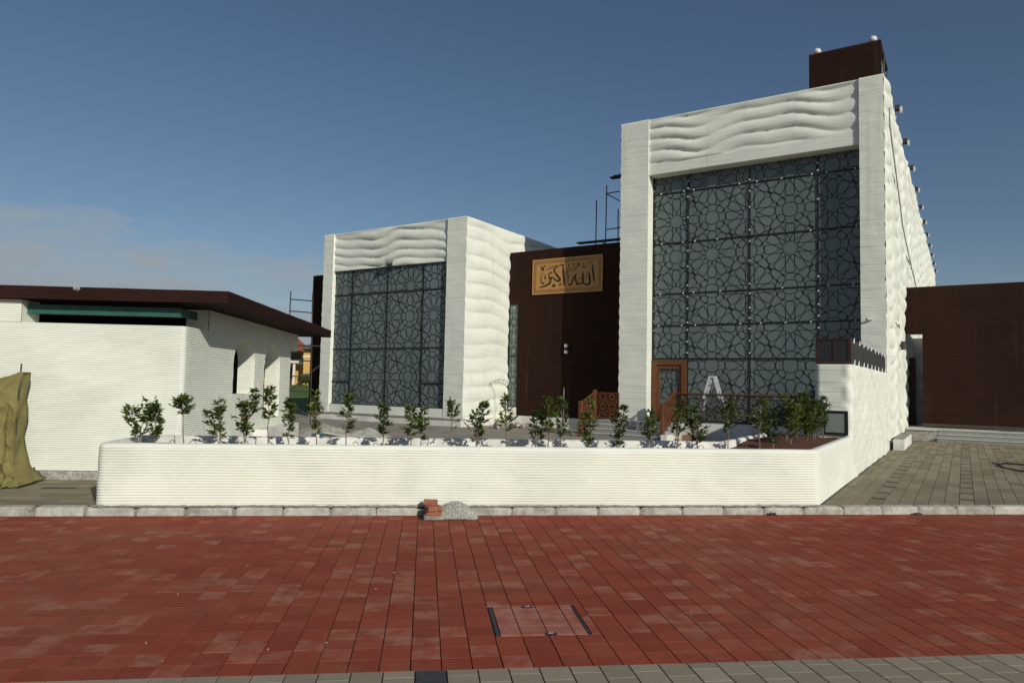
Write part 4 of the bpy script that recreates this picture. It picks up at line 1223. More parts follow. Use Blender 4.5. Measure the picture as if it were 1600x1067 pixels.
# ================================================================== PLANTER
pl = thing('planter', 'long white ribbed planter wall with angled right end behind the kerb', 'planter', (0.8, 10.5, GZ))
PZ0, PZ1 = GZ-0.004, 0.945
n2 = Vector((math.sin(0.691794), math.cos(0.691794), 0))
def planter():
    A = Vector((-4.29, 10.02, 0)); B = Vector((5.87, 10.02, 0)); C = B+n2*4.15
    def arc(c, r, a0, a1, n): return [(c[0]+r*math.cos(a0+(a1-a0)*i/n), c[1]+r*math.sin(a0+(a1-a0)*i/n), math.cos(a0+(a1-a0)*i/n), math.sin(a0+(a1-a0)*i/n)) for i in range(n+1)]
    path = []
    back = 11.22
    path += [(-4.29, back-.05, -1, 0)]+[(-4.29, 10.9-.7*i/5, -1, 0) for i in range(5)]
    path += arc((-4.17, 10.14), 0.12, PI, 1.5*PI, 6)
    for i in range(1, 70): path.append((-4.17+(5.80+4.17)*i/70, 10.02, 0, -1))
    # right-hand bend
    nx, ny = n2.y, -n2.x
    a1 = math.atan2(ny, nx)
    r = 0.12; cc = (5.80, 10.02+r)
    path += arc(cc, r, -PI/2, a1, 5)
    e = path[-1]
    for i in range(1, 26): path.append((e[0]+n2.x*4.08*i/25, e[1]+n2.y*4.08*i/25, nx, ny))
    zz = []
    k = int(PZ0/RIB)+1
    zz = zlist(PZ0, 0.885)
    top = [(0.90,0.006),(0.918,0.0),(0.935,-0.012),(0.945,-0.03),(0.949,-0.06),(0.946,-0.10),(0.93,-0.135),(0.90,-0.15),(0.74,-0.155)]
    def fn(i, j):
        p = path[i]
        if j < len(zz): z = zz[j]; o = rib(z, i*.15)*1.15+0.006*rnoise(i*.17, z*2, 3)
        else: z, o = top[j-len(zz)]; z += 0.004*rnoise(i*.3, 8); o += 0.004*rnoise(i*.2, 5)
        return (p[0]+p[2]*o, p[1]+p[3]*o, z)
    m = MB(); m.grid(fn, len(path)-1, len(zz)+len(top)-1)
    m.build('wall', M['print_ribbed'], pl, smooth=True)
    # back wall of the trough
    m = MB(); w = 0.13
    ba = Vector((-4.25, back, 0)); bb_ = Vector((4.95, back, 0)); bc = bb_+n2*3.1
    pts = [ba, bb_, bc]
    prof = [(0.0,0.70),(0.0,0.93),(0.02,0.955),(0.06,0.962),(0.11,0.955),(0.13,0.93),(0.13,GZ)]
    nb = Vector((-n2.y, n2.x, 0)); nrm = [Vector((0,1,0)), (Vector((0,1,0))+nb).normalized()*1.06, nb]
    dense = []
    for a, b, na, nb2, k in ((ba, bb_, nrm[0], nrm[1], 40), (bb_, bc, nrm[1], nrm[2], 16)):
        for i in range(k): dense.append((a+(b-a)*i/k, na+(nb2-na)*i/k if i > k-3 or i == 0 else (nrm[0] if k == 40 else nrm[2])))
    dense.append((bc, nrm[2]))
    m.grid(lambda i, j: (dense[i][0].x+dense[i][1].x*prof[j][0], dense[i][0].y+dense[i][1].y*prof[j][0], prof[j][1]+0.006*rnoise(i*.35, 2)), len(dense)-1, len(prof)-1)
    m.build('back_wall', M['plaster'], pl, smooth=True)
    # soil
    m = MB()
    front = [Vector((-4.15,10.16,0)), Vector((5.72,10.16,0)), Vector((5.72,10.16,0))+n2*4.1]
    bk = [ba, bb_, bc+n2*0.9]
    N = 60
    def lerp(P, t):
        if t < .7: return P[0]+(P[1]-P[0])*(t/.7)
        return P[1]+(P[2]-P[1])*((t-.7)/.3)
    m.grid(lambda i, j: (*(lerp(front, i/N)*(1-j/5)+lerp(bk, i/N)*(j/5)).xy, 0.835+0.05*rnoise(i*.6, j*1.3, 3)+0.02*math.sin(j*.63)+(0.06 if i > 46 else 0)), N, 5)
    m.build('soil', M['soil'], pl, smooth=True)
planter()
# mortar line under the planter
m = MB(); random.seed(4)
m.grid(lambda i, j: (-4.3+10.2*i/160, 10.005-(0.030+.02*rnoise(i*.4))*(1-j/2.0), 0.116+0.022*(j/2.0)+0.010*rnoise(i*.7, j)), 160, 2)
m.build('mortar_bed', M['mortar'], pl)
# drip hoops
random.seed(30)
hs = MB()
for k in range(26):
    x = -3.5+0.36*k+random.uniform(-.1,.1); y = 10.62+random.uniform(-.1,.25); a = random.uniform(-.8,.8); hh = random.uniform(.06,.13)
    hs.tube([(x-0.06*(1-math.cos(q))*math.cos(a), y+0.03*(1-math.cos(q))*math.sin(a), 0.83+hh*1.1*math.sin(q)) for q in [0, .35, .7, 1.05, 1.4, 1.75, 2.1, 2.45]],0.0055,4)
hs.tube([(-4.0+0.25*i, 10.7+0.05*rnoise(i*.8), 0.86) for i in range(38)],0.009,5)
tag(hs.build('drip_hose', M['hose']), 'thin brown drip hose with small hoops lying along the planter soil', 'hose')

# ================================================================== SHRUBS
def leaf(m, p, d, n, L, w):
    d = d.normalized(); s = d.cross(n)
    if s.length < 1e-4: s = d.orthogonal()
    s.normalize(); n = s.cross(d)
    k = len(m.v)
    a = p+d*L*0.42; b = p+d*L*0.75
    m.v += [tuple(p), tuple(a+s*w*.5+n*w*.14), tuple(b+s*w*.38+n*w*.10), tuple(p+d*L-n*L*.06), tuple(b-s*w*.38+n*w*.10), tuple(a-s*w*.5+n*w*.14), tuple(a-n*w*.04), tuple(b-n*w*.06)]
    for f in ((0,1,6),(0,6,5),(1,2,7,6),(6,7,4,5),(2,3,7),(7,3,4)): m.f.append(tuple(k+i for i in f))
def shrub(x, y, z, H, wid, lo, n, lean, seed, label, mat='leaf', stems=2, frame=WORLD):
    rnd = random.Random(seed)
    t = thing('shrub', label, 'shrub', (x, y, z), frame, 'young shrubs in the planter')
    st = MB(); lf = MB()
    tips = []
    for k in range(stems):
        a = rnd.uniform(0, 2*PI); sp = wid*0.30*(0.3+rnd.random()) if stems > 1 else wid*.06
        bx, by = x+(rnd.uniform(-.03,.03) if k else 0), y+(rnd.uniform(-.03,.03) if k else 0)
        hh = H*(1.0 if k == 0 else rnd.uniform(.68,.95))
        pts = []
        for i in range(9):
            q = i/8
            pts.append(Vector((bx+lean*q**1.3+math.cos(a)*sp*q**1.4+0.012*rnd.uniform(-1,1)*(q > 0), by+math.sin(a)*sp*q**1.4+0.012*rnd.uniform(-1,1)*(q > 0), z-.03+(hh*0.96+.03)*q)))
        st.tube(pts, [0.0085*(1-.62*i/8)*(0.8+H*.4) for i in range(9)], 5)
        tips.append(pts)
    for k in range(n):
        pts = tips[k % stems]
        q = lo+(1-lo)*rnd.random()**0.85
        f = q*8; i = min(int(f), 7); p = pts[i]+(pts[i+1]-pts[i])*(f-i)
        env = wid*0.5*math.sin(PI*min(1.0, max(0.04, (q-lo+0.10)/(1.12-lo))))**0.7
        a = rnd.uniform(0, 2*PI); L = env*rnd.uniform(.35, 1.05)/(1.0 if stems == 1 else 1.25)
        if rnd.random() < .12: L *= 1.35
        el = rnd.uniform(.25, 1.0)
        d = Vector((math.cos(a)*math.cos(el), math.sin(a)*math.cos(el), math.sin(el)))
        e = p+d*L
        st.tube([p, p+d*L*.5+Vector((0,0,-.004)), e], [0.0028, 0.0022, 0.0014], 3, cap=False)
        nl = rnd.randint(5, 8)
        for r in range(nl):
            tt = (r+1.0)/nl
            b = p+d*L*(0.30+.70*tt)
            az = a+(1 if r % 2 else -1)*rnd.uniform(.5, 1.3); el2 = rnd.uniform(-.15, .85)
            if r == nl-1: az = a; el2 = el+.2
            ld = Vector((math.cos(az)*math.cos(el2), math.sin(az)*math.cos(el2), math.sin(el2)))
            nn = Vector((rnd.uniform(-.5,.5), rnd.uniform(-.7,.3), 1))
            leaf(lf, b, ld, nn, rnd.uniform(.052,.092), rnd.uniform(.028,.046))
    st.build('stem', M['bark'], t, frame)
    lf.build('foliage', M[mat], t, frame)
    return t
def pix(px, py, z):
    d = fwd*1.0+r2*((px-800)/FOC)+u2*((533.5-py)/FOC)
    k = (z-CAM_H)/d.z
    return d.x*k, d.y*k
# (x position, y position, height, width, lowest leaf share, twigs, lean, stems, leaf colour, look)
SH = [
 (-4.03,0.69,0.44,.25,34,0.06,3,'leaf','bushy dark green shrub leaning right'),
 (-3.76,0.64,0.33,.30,24,0.04,2,'leaf','thin leggy shrub with small lower leaves'),
 (-3.37,0.72,0.33,.62,18,-0.07,1,'leaf','bare-stemmed flat-topped shrub leaning left'),
 (-2.90,0.72,0.38,.30,24,-0.14,3,'leaf','spreading shrub with two leaning leafy stems'),
 (-2.53,0.85,0.35,.22,36,-0.02,2,'leaf','tall two-stemmed dark green shrub'),
 (-2.23,0.90,0.24,.50,20,-0.01,1,'leaf','tall slender shrub with bare lower stem'),
 (-1.94,0.71,0.22,.15,26,-0.01,1,'leaf','narrow upright dense green shrub'),
 (-1.54,0.85,0.23,.22,22,-0.05,1,'leaf_light','sparse shrub with yellowish lower leaves'),
 (-1.11,0.80,0.29,.32,24,0.01,1,'leaf','shrub with a clear stem before the wide lattice window'),
 (-0.59,0.66,0.27,.30,24,0.00,1,'leaf_dark','short dark shrub on a straight stem'),
 (-0.17,0.65,0.26,.28,22,-0.03,1,'leaf','shrub of a close pair, leaning left'),
 (-0.04,0.63,0.19,.25,16,0.04,1,'leaf','slim shrub of a close pair, leaning right'),
 (0.40,0.75,0.26,.40,14,0.04,1,'leaf','thin sparse shrub before the white corner'),
 (0.80,0.71,0.42,.25,34,-0.04,2,'leaf','round leafy shrub before the wavy white wall'),
 (1.23,0.84,0.40,.30,20,-0.02,2,'leaf_light','loose shrub in front of the wire crescent'),
 (1.68,0.59,0.36,.20,28,-0.00,2,'leaf_dark','low dark bushy shrub before the brown entrance'),
 (1.89,0.82,0.28,.30,24,-0.03,1,'leaf','taller shrub behind the low dark one'),
 (2.10,0.82,0.24,.25,20,-0.01,1,'leaf','slim shrub before the brown entrance shadow'),
 (2.53,0.84,0.31,.20,32,-0.02,2,'leaf_light','yellow-green shrub before the left stair railing'),
 (2.97,0.73,0.34,.15,28,0.03,2,'leaf_dark','pointed dark shrub before the granite steps'),
 (3.45,0.65,0.26,.25,20,0.02,1,'leaf','small shrub beside the right railing post'),
 (3.92,0.85,0.38,.28,30,0.06,3,'leaf','multi-stemmed shrub left of the stepladder'),
 (4.25,0.70,0.48,.25,34,0.03,3,'leaf_dark','dense shrub below the stepladder'),
 (4.72,0.81,0.38,.35,26,-0.01,1,'leaf','shrub with clear stem right of the stepladder'),
 (5.21,0.84,0.42,.35,28,0.01,1,'leaf','round-headed shrub before the white terrace wall'),
]
random.seed(77)
ordn = ['leftmost in the planter','second from the planter left end','third from the planter left end','fourth from the planter left end','fifth from the planter left end','sixth from the planter left end','seventh from the planter left end','eighth from the planter left end','ninth from the planter left end','tenth from the planter left end']
for k, (x, H, wid, lo, n, lean, stems, mt, look) in enumerate(SH):
    lab = look+(', '+ordn[k] if k < 10 else '')
    shrub(x, 10.60+random.uniform(-.08,.12), 0.84, H, wid*1.02, lo, int(n*(1.9 if k < 6 else 1.5)), lean, 100+k, lab, mt, stems)
# right-hand group in the angled arm, (along the arm, across)
RG = [
 (12.45,-2.72,.62,.36,.16,30,'leaf_dark','dark low shrub at the bend of the planter'),
 (12.95,-2.52,.90,.32,.26,34,'leaf_light','tallest yellow-green shrub of the right-hand clump'),
 (13.45,-2.72,.80,.34,.26,30,'leaf_dark','dark shrub at the back of the right-hand clump'),
 (13.60,-2.42,.72,.34,.26,32,'leaf','green shrub in the middle of the right-hand clump'),
 (14.15,-2.66,.86,.38,.26,34,'leaf','dense upright shrub in the right-hand clump'),
 (14.45,-2.42,.80,.38,.26,36,'leaf','bushy shrub right of the clump centre'),
 (14.95,-2.60,.95,.42,.26,40,'leaf','leafy shrub near the low black-framed window'),
 (15.15,-2.36,.86,.40,.28,38,'leaf','last shrub of the clump, against the black-framed window'),
]
for k, (v, u, H, wid, lo, n, mt, lab) in enumerate(RG):
    p = FAC.w((u, v, 0))
    shrub(p.x, p.y, 0.87, H, wid*1.15, lo, int(n*1.8), 0.0, 300+k, lab, mt, 2)

# ================================================================== SMALL THINGS ON THE ROAD
mh = thing('inspection_cover', 'square red paver-filled inspection cover with dark edge slots in the road', 'cover', (0.93, 5.6, -0.012))
MX0, MX1, MY0, MY1 = 0.57, 1.285, 5.245, 5.945
f = MB()
for a, b, c, e in ((MX0,MX0+.030,MY0,MY1),(MX1-.022,MX1,MY0,MY1),(MX0+.03,MX1-.022,MY0,MY0+.006),(MX0+.03,MX1-.022,MY1-.006,MY1)): f.box(a,b,c,e,-.04,-.006)
f.build('tray', M['frame_black'], mh)
for a in (MX0+.009, MX0+.019, MX1-.012): MB().box(a, a+.003, MY0+.01, MY1-.01, -.03, -.0005).build('edge_rib', M['steel_grey'], mh)
xs = [MX0+.032, 0.7594, 0.9594, 1.1594, MX1-.024]
random.seed(2)
for a, b in zip(xs[:-1], xs[1:]):
    y = MY0+.009
    for L in (0.2, 0.2, 0.2, 0.1):
        y1 = min(y+L, MY1-.009)
        if y1-y > .02:
            xa, xb, ya, yb = a+.003, b-.003, y+.001, y1-.001
            if abs(a-0.7594) < .01 and L == 0.1: xa += 0.0
            MB().bbox(xa, xb, ya, yb, -.03, random.uniform(-.002,.001), .002).build('infill_paver', M['paver_infill'], mh)
        y = y1
for cx_, cy_ in ((0.98, MY0+.03), (0.895, MY1-.035)):
    k = MB().box(cx_-.045, cx_+.045, cy_-.022, cy_+.022, -.02, .0025).build('keyhole', M['frame_black'], mh)
    MB().tube([(cx_-.02,cy_,0.004),(cx_+.02,cy_,0.004)],0.004,5).build('lifting_pin', M['steel_grey'], k)

random.seed(9)
def loose(x, y, z, rx, ry, rz, lab, mat='brick_loose', sz=(.2,.1,.06)):
    o = MB().bbox(-sz[0]/2, sz[0]/2, -sz[1]/2, sz[1]/2, 0, sz[2], .006).build('loose_paver', M[mat], origin=(0,0,0))
    o.location = (x, y, z); o.rotation_euler = (rx, ry, rz)
    return tag(o, lab, 'paver', 'loose pavers by the kerb')
loose(0.135, 9.74, -0.012, 0, 0, 0.10, 'dusty loose paver at the bottom of the small stack by the kerb', 'mortar', (.20,.16,.06))
loose(0.175, 9.77, 0.050, 0, 0.03, -0.12, 'orange loose paver second from the bottom of the small stack', sz=(.2,.15,.055))
loose(0.165, 9.76, 0.112, 0.02, -0.03, 0.35, 'reddish loose paver third from the bottom of the small stack', sz=(.2,.15,.055))
loose(0.125, 9.86, 0.172, 0.05, 0.02, -0.06, 'red loose paver on top of the small stack by the kerb', sz=(.19,.09,.06))
def gravel():
    m = MB(); rnd = random.Random(6)
    m.grid(lambda i, j: (0.20+0.60*i/20, 9.70+0.27*j/10, -0.01+0.20*max(0, 1-((i-9)/10.5)**2)*max(0, min(1, (j+.3)/6.0))+0.012*rnoise(i*.9, j*.9)), 20, 10)
    for k in range(650):
        x = rnd.gauss(0.47, .12); yq = rnd.uniform(0, 1)
        i = (x-.20)/.6*20; j = yq*10
        if not 0 < i < 20: continue
        z = -0.01+0.20*max(0, 1-((i-9)/10.5)**2)*max(0, min(1, (j+.3)/6.0))
        r = rnd.uniform(.004, .011)
        m.sphere((x, 9.70+.27*yq, z+.002), r, (1.2, 1, .8), 5, 3)
    return m
tag(gravel().build('gravel_heap', M['gravel_grey']), 'small heap of grey gravel beside the stacked pavers', 'gravel', kind='stuff')
def lump(name, x, y, z, r, mat, lab, cat, seed, sc=(1,.8,.7), group=None, frame=WORLD):
    m = MB(); m.sphere((0,0,0), r, sc, 12, 8, fn=lambda d: 1+0.35*rnoise(d.x*2.2+seed, d.y*2.2, d.z*2.2)+0.14*rnoise(d.x*6+seed, d.y*6, d.z*6))
    o = m.build(name, M[mat], frame=frame, origin=(0,0,0)); w = frame.w((x,y,0)); o.location = (w.x, w.y, z+r*sc[2]*.75); o.rotation_euler.z = seed
    return tag(o, lab, cat, group)
lump('rubble_lump', 5.09, 9.93, 0, .035, 'rock_dark', 'dark lump of rubble below the kerb near the planter bend', 'rubble', 1)
lump('rubble_lump', 5.15, 9.94, 0, .030, 'rock_dark', 'smaller dark rubble lump touching the one near the planter bend', 'rubble', 2)
lump('rubble_lump', 7.42, 9.93, 0, .045, 'rock_dark', 'dark clod lying against the right-hand kerb', 'rubble', 3, (1.5,.7,.45))
random.seed(44)
for k in range(14):
    x, y = random.uniform(-2.2, 2.6), random.uniform(4.9, 8.8)
    if MANX[0]-.05 < x < MANX[1]+.05 and MANY[0]-.05 < y < MANY[1]+.05: continue
    lump('pebble', x, y, 0, random.uniform(.004,.008), 'gravel_grey', 'tiny pale pebble lying on the red pavers', 'pebble', k*.7, (1.3,.9,.6), 'tiny pebbles scattered on the road')

# ================================================================== FORECOURT CLUTTER
def heap(name, x, y, rx, ry, h, mat, lab, cat, seed):
    m = MB()
    def fn(i, j):
        a = 2*PI*i/36; q = j/12
        k = q*(1+.22*rnoise(math.cos(a)*1.5+seed, math.sin(a)*1.5))
        z = h*(1-q)**1.1*(1+.3*rnoise(k*3*math.cos(a)+seed, k*3*math.sin(a)))
        return (x+rx*k*math.cos(a), y+ry*k*math.sin(a), LG+z-(0.02 if j == 12 else 0)+.01*rnoise(i*.7, j*.8, seed))
    m.grid(fn, 36, 12)
    o = m.build(name, M[mat], smooth=True)
    return tag(o, lab, cat, kind='stuff')
heap('sand_heap', -2.87, 21.04, 1.25, .77, .40, 'sand_heap', 'grey heap of sand on the forecourt left of the wide window', 'sand', 2.0)
heap('sand_heap', -1.67, 21.43, .72, .48, .26, 'gravel_grey', 'smaller pale heap of gravel right of the sand heap', 'gravel', 5.0)
for k, (a, b) in enumerate((((-2.77,20.42,.367),(-1.63,20.1,.215)),((-2.2,20.47,.367),(-1.29,20.0,.215)))):
    tag(MB().bar(a, b, .09, .03, (0,0,1)).build('timber_plank', M['granite_pale']), ('pale plank lying against the grey sand heap','pale plank lying between the two heaps')[k], 'plank')
bx = thing('blue_box', 'small blue printed box in front of the sand heap', 'box', (-2.88, 20.0, LG))
MB().bbox(-3.04,-2.73,19.9,20.09,LG,0.377,.008).build('body', M['blue_box'], bx)
MB().box(-2.89,-2.82,19.896,19.899,LG+.03,0.357).build('white_mark', M['clip_white'], bx)
for k, (px, py, r, mt, lab) in enumerate(((779,670,.30,'rock_pale','large purple-grey rock under the wire crescent'),(799,668,.16,'rock_dark','dark rock left of the white rocks by the entrance plinth'),(809,668,.20,'rock_pale','white rock in the middle of the row by the entrance plinth'),(819,669,.17,'rock_pale','pinkish rock at the right of the row by the entrance plinth'),(869,668,.15,'rock_pale','pale rock behind the slim shrub by the entrance plinth'),(914,672,.26,'rock_dark','dark heap of dry twigs beside the left railing post'))):
    gz = LG-.01 if k < 4 else 0.15
    x, y = pix(px, py, gz)
    lump('rock' if k < 5 else 'twig_heap', x, y, gz, r*.75, mt, lab, 'rock' if k < 5 else 'twigs', k*3.1+1, (1,.8,.85))
# wire crescent leaning at the corner
cr = MB(); cu, cv, cz = -15.26, 23.24, 1.323
def arcp(r, off, a0, a1, n): return [(cu+off+r*math.cos(math.radians(a0+(a1-a0)*i/n)), cv, cz+r*math.sin(math.radians(a0+(a1-a0)*i/n))) for i in range(n+1)]
cr.tube(arcp(.69, -.15, 118, -62, 28), .010, 5); cr.tube(arcp(.59, -.29, 108, -52, 28), .009, 5)
for a in range(-50, 110, 18): cr.tube([arcp(.69,-.15,a,a,1)[0], arcp(.59,-.29,a-4,a-4,1)[0]], .006, 4)
cr.tube([(cu-.5,cv,cz+.63),(cu-.66,cv,cz+.50),(cu-.60,cv,cz+.40)], .009, 5)
cr.tube([(cu+.1,cv,cz-.60),(cu+.1,cv,LG)], .012, 5)
tag(cr.build('wire_crescent', M['steel_grey'], frame=FAC), 'thin wire crescent decoration standing at the corner of the lower hall', 'decoration')
# thin post before the entrance, wall lights, cameras
p_ = thing('thin_post', 'thin grey post with a dark cap before the brown entrance', 'post', (-12.88, 23.82, 0.15), FAC)
MB().tube([(-12.88,23.82,0.13),(-12.88,23.82,1.668)], .022, 6).build('pole', M['steel_grey'], p_)
MB().tube([(-12.88,23.82,1.668),(-12.88,23.82,1.764)], .03, 6).build('cap', M['steel_dark'], p_)
wlm = thing('wall_light', 'small white up-and-down wall light below the calligraphy sign', 'wall light', (-13.19, EV, 3.14), FAC)
MB().box(-13.24,-13.14,EV-.10,EV,3.20,3.33).build('body', M['steel_dark'], wlm)
MB().box(-13.25,-13.13,EV-.11,EV-.01,3.332,3.445).build('upper_head', M['clip_white'], wlm)
MB().box(-13.25,-13.13,EV-.11,EV-.01,3.085,3.198).build('lower_head', M['clip_white'], wlm)
sc = thing('security_camera', 'white bullet camera on the right pillar of the tall hall', 'camera', (-2.3, TV, 3.95), FAC)
MB().tube([(-2.28,TV+.03,3.94),(-2.28,TV-.08,3.94)], .018, 6).build('bracket', M['clip_white'], sc)
MB().tube([(-2.38,TV-.13,3.95),(-2.24,TV-.08,3.98)], .034, 8).build('body', M['clip_white'], sc)
MB().tube([(-2.40,TV-.136,3.946),(-2.375,TV-.128,3.951)], .036, 8).build('lens', M['frame_black'], sc)
wl2 = thing('wall_light', 'dark cylindrical wall light on the lit side wall of the tall hall', 'wall light', (TU1, 27.1, 3.3), FAC)
MB().box(TU1-.05,TU1+.10,27.04,27.16,3.36,3.44).build('bracket', M['steel_dark'], wl2)
MB().tube([(TU1+.14,27.1,3.26),(TU1+.14,27.1,3.54)], .075, 10).build('body', M['steel_dark'], wl2)
cw = MB().tube([(TU1+.06,25.2,4.02),(TU1+.10,25.5,3.90),(TU1+.10,25.9,4.04),(TU1+.10,26.3,3.92),(TU1+.05,26.6,4.06)], .014, 5)
tag(cw.build('loose_cable', M['steel_grey'], frame=FAC), 'short loose cable hanging from the lit side wall of the tall hall', 'cable')
sp_ = thing('spotlight', 'dark round spotlight above the wide glass front of the lower hall', 'spotlight', (-19.85, LV, 6.585), FAC)
MB().box(-19.95,-19.75,LV-.10,LV+.05,6.585,6.645).build('bracket', M['steel_dark'], sp_)
MB().tube([(-19.95,LV-.22,6.72),(-19.75,LV-.02,6.75)], [.12,.09], 10).build('housing', M['steel_grey'], sp_)
# cable running down the lit wall from the corner
cb = MB().tube([(TU1+.08,23.5,10.35),(TU1+.08,23.52,9.85),(TU1+.09,25.4,9.0),(TU1+.09,27.8,8.0),(TU1+.09,28.2,7.75),(TU1+.09,33,7.0),(TU1+.09,38,6.4)], .022, 5)
tag(cb.build('wall_cable', M['ledge_grey'], frame=FAC), 'thin grey cable running down along the lit side wall of the tall hall', 'cable')
# black hose on the right pavement
hp = [FAC.w((a, b, GZ+.02)) for a, b in ((0.55,21.2),(0.72,21.0),(0.70,20.2),(0.62,20.6),(0.80,21.4),(1.3,21.3),(2.2,20.9))]
hp2 = [FAC.w((a, b, GZ+.02)) for a, b in ((0.70,20.3),(1.0,19.6),(1.5,19.2),(2.4,18.9))]
m = MB().tube(hp, .018, 5); m.tube(hp2, .018, 5)
tag(m.build('garden_hose', M['frame_black']), 'black hose lying on the grey right-hand pavement', 'hose')

# ---- stepladder on the terrace
ld = thing('stepladder', 'open aluminium stepladder on the terrace before the tall glass front', 'ladder', (-6.9, 22.95, .70), FAC)
def lad(u0, u1):
    m = MB(); zb, zt = .70, 2.20
    for dv in (-.15, .15):
        m.bar((u0,22.95+dv*1.3,zb), (u1,22.95+dv*.8,zt), .06, .03, (0,-1,0))
    for k in range(1, 6):
        t = k/5.6; m.bar((u0+(u1-u0)*t,22.95-.15*(1.3-.5*t),zb+(zt-zb)*t), (u0+(u1-u0)*t,22.95+.15*(1.3-.5*t),zb+(zt-zb)*t), .07, .025, (0,0,1))
    return m
lad(-7.40,-6.97).build('front_frame', M['aluminium'], ld); lad(-6.42,-6.83).build('rear_frame', M['aluminium'], ld)
MB().box(-7.0,-6.80,22.80,23.10,2.19,2.23).build('top_cap', M['aluminium'], ld)
bxx = thing('cardboard_box', 'flattened cardboard box at the foot of the white terrace wall', 'box', (-7.2, 22.0, GZ), FAC)
MB().bbox(-7.55,-6.95,21.85,22.3,GZ,GZ+.22,.006).build('body', M['card'], bxx)
MB().box(-7.15,-6.98,21.846,21.85,GZ+.10,GZ+.17).build('dark_mark', M['sign_ink'], bxx)

# ================================================================== SCAFFOLDS
def scaffold(name, lab, frame, base, verts, bars, planks):
    t = thing(name, lab, 'scaffold', base, frame)
    for a, b in verts: MB().tube([a, b], .025, 6).build('standard', M['steel_dark'], t)
    for a, b in bars: MB().tube([a, b], .022, 6).build('ledger', M['steel_dark'], t)
    for p in planks: MB().box(*p).build('plank', M['corten_dark'], t)
    return t
SVv = 25.83
scaffold('scaffold', 'dark scaffold poles and plank above the brown entrance roof', FAC, (-12.4, SVv, 7.15),
 [((-12.597,SVv,7.158),(-12.588,SVv,9.425)), ((-12.167,SVv,7.158),(-12.138,SVv,9.980)), ((-11.841,SVv+.5,7.158),(-11.841,SVv+.5,9.071)), ((-10.521,SVv,7.158),(-10.521,SVv,10.793))],
 [((-12.138,SVv,9.645),(-10.426,SVv,9.693)), ((-12.138,SVv,9.626),(-10.426,SVv,8.593)), ((-12.148,SVv,8.162),(-10.426,SVv,8.210)), ((-11.861,SVv,10.334),(-10.426,SVv,10.362)), ((-12.339,SVv,7.684),(-11.669,SVv,7.254))],
 [(-13.353,-10.474,SVv-.25,SVv+.05,7.665,7.713), (-11.908,-10.474,SVv-.25,SVv+.05,10.200,10.238)])
SY = 27.0
rungs = []
for z in (4.80, 4.36, 3.75, 3.1, 2.55, 1.95, 1.40): rungs.append(((-5.05,SY,z+.02),(-4.22,SY,z-.02)))
scaffold('scaffold', 'light scaffold ladder frame standing between pavilion and lower hall', WORLD, (-4.6, SY, GZ),
 [((-5.10,SY,GZ),(-5.055,SY,5.12)), ((-4.17,SY,GZ),(-4.262,SY,5.08))],
 rungs+[((-5.05,SY,1.35),(-3.9,SY,2.4)), ((-5.0,SY-.3,1.05),(-4.1,SY-.6,.5)), ((-5.1,SY,3.12),(-3.9,SY,3.1))],
 [])

# ================================================================== BACKGROUND BEYOND THE LAWN
hs_ = thing('house', 'yellow house with red tiled roof seen between pavilion and lower hall', 'house', (-13.5, 79, 1.2))
HX0, HX1, HY0, HY1, HZ0, HZ1 = -16.2, -7.5, 78.0, 88.0, 1.0, 5.1
MB().box(-13.0,HX1,HY0,HY1,HZ0,HZ1).build('wall', M['yellow_wall'], hs_)
MB().box(-20.0,-13.0,HY0+1.6,HY1,HZ0,HZ1-.2).build('wall', M['yellow_wall'], hs_)
MB().box(-13.05,HX1-.1,HY0-.06,HY0-.002,4.2,4.45).build('trim', M['cream_trim'], hs_)
MB().box(-20.0,-13.05,HY0+1.4,HY0+1.598,3.2,3.9).build('balcony', M['cream_trim'], hs_)
MB().box(-16.0,-13.05,HY0+.2,HY0+1.39,3.5,3.62).build('balcony', M['roof_grey'], hs_)
m = MB(); zr = 5.1
m.poly([(-20.6,77.4,zr-.2),(-13.4,77.4,zr-.2),(-15.0,83,zr+1.9),(-19,83,zr+1.9)]); m.poly([(-13.4,77.4,zr-.2),(-13.4,89,zr-.2),(-15,83,zr+1.9)]); m.poly([(-20.6,89,zr-.2),(-20.6,77.4,zr-.2),(-19,83,zr+1.9)]); m.poly([(-13.4,89,zr-.2),(-20.6,89,zr-.2),(-19,83,zr+1.9),(-15,83,zr+1.9)])
m.build('roof', M['roof_tile'], hs_)
m = MB(); zr = 5.12
m.poly([(-13.2,77.2,zr),(-7,77.2,zr),(-9,83,zr+1.9),(-11.2,83,zr+1.9)]); m.poly([(-7,77.2,zr),(-7,89,zr),(-9,83,zr+1.9)]); m.poly([(-13.2,89,zr),(-13.2,77.2,zr),(-11.2,83,zr+1.9)]); m.poly([(-7,89,zr),(-13.2,89,zr),(-11.2,83,zr+1.9),(-9,83,zr+1.9)])
m.build('roof', M['roof_grey'], hs_)
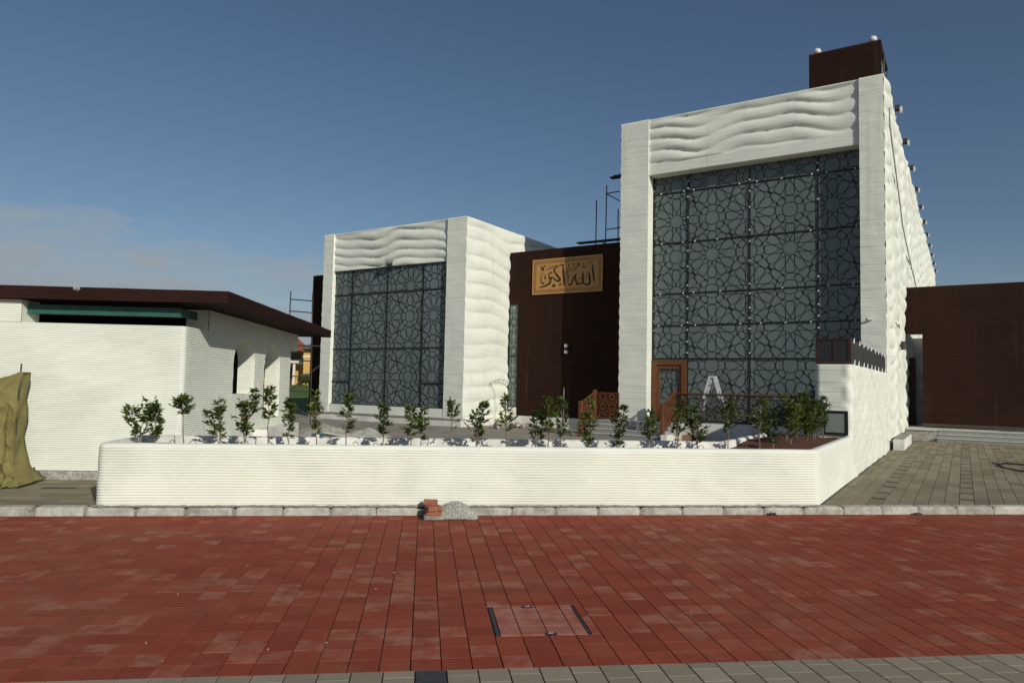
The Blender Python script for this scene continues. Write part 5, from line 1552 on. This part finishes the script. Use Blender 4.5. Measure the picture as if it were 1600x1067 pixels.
for a, b, z0, z1, y in ((-15.6,-14.4,1.9,3.1,HY0+1.6),(-17.4,-16.4,2.0,3.0,HY0+1.6),(-15.7,-14.9,4.05,4.7,HY0+1.6),(-14.6,-13.6,4.05,4.7,HY0+1.6),(-12.1,-11.2,1.8,3.3,HY0),(-10.4,-9.6,1.8,3.3,HY0)):
    w_ = MB().box(a,b,y-.05,y+.02,z0,z1).build('window', M['window_dark'], hs_)
    MB().box(a-.08,b+.08,y-.09,y-.052,z0-.12,z0-.02).build('sill', M['cream_trim'], w_)
for x in (-16.3,-14.0): MB().box(x-.12,x+.12,HY0+.2,HY0+.44,1.0,3.5).build('porch_post', M['cream_trim'], hs_)
for x0, x1 in ((-40,-14.2),(-12.2,6)):
    tag(MB().box(x0,x1,76.6,76.8,1.0,1.55).build('garden_wall', M['cream_trim']), 'low cream garden wall %s the yellow house' % ('left in front of' if x0 < -20 else 'right in front of'), 'wall')
def far_tree(x, y, z, h, r, seed, lab):
    rnd = random.Random(seed); t = thing('garden_tree', lab, 'tree', (x,y,z))
    MB().tube([(x,y,z),(x+.1,y,z+h*.45),(x,y+.1,z+h*.8)],[.12,.09,.04],6).build('trunk', M['bark'], t)
    lf = MB()
    for k in range(900):
        a, b, q = rnd.uniform(0,2*PI), math.acos(rnd.uniform(-1,1)), rnd.random()**.4
        p = Vector((x+r*q*math.sin(b)*math.cos(a), y+r*q*math.sin(b)*math.sin(a), z+h*.62+h*.40*q*math.cos(b)))
        p += Vector((rnoise(p.x*2,p.z*2,seed),0,rnoise(p.z*2,p.x*2,seed)))*.25
        leaf(lf, p, Vector((rnd.uniform(-1,1),rnd.uniform(-1,1),rnd.uniform(-.4,.8))), Vector((rnd.uniform(-1,1),-.5,1)), rnd.uniform(.14,.26), rnd.uniform(.08,.15))
    lf.build('crown', M['leaf_tree'], t)
far_tree(-15.2, 72.5, 1.1, 2.6, 1.3, 1, 'small rounded tree in front of the yellow house')
far_tree(-12.3, 75.5, 1.2, 1.2, .9, 2, 'low shrub-like tree below the yellow house wall')
far_tree(-18.0, 74.0, 1.1, 2.8, 1.4, 3, 'green tree at the left side of the yellow house')
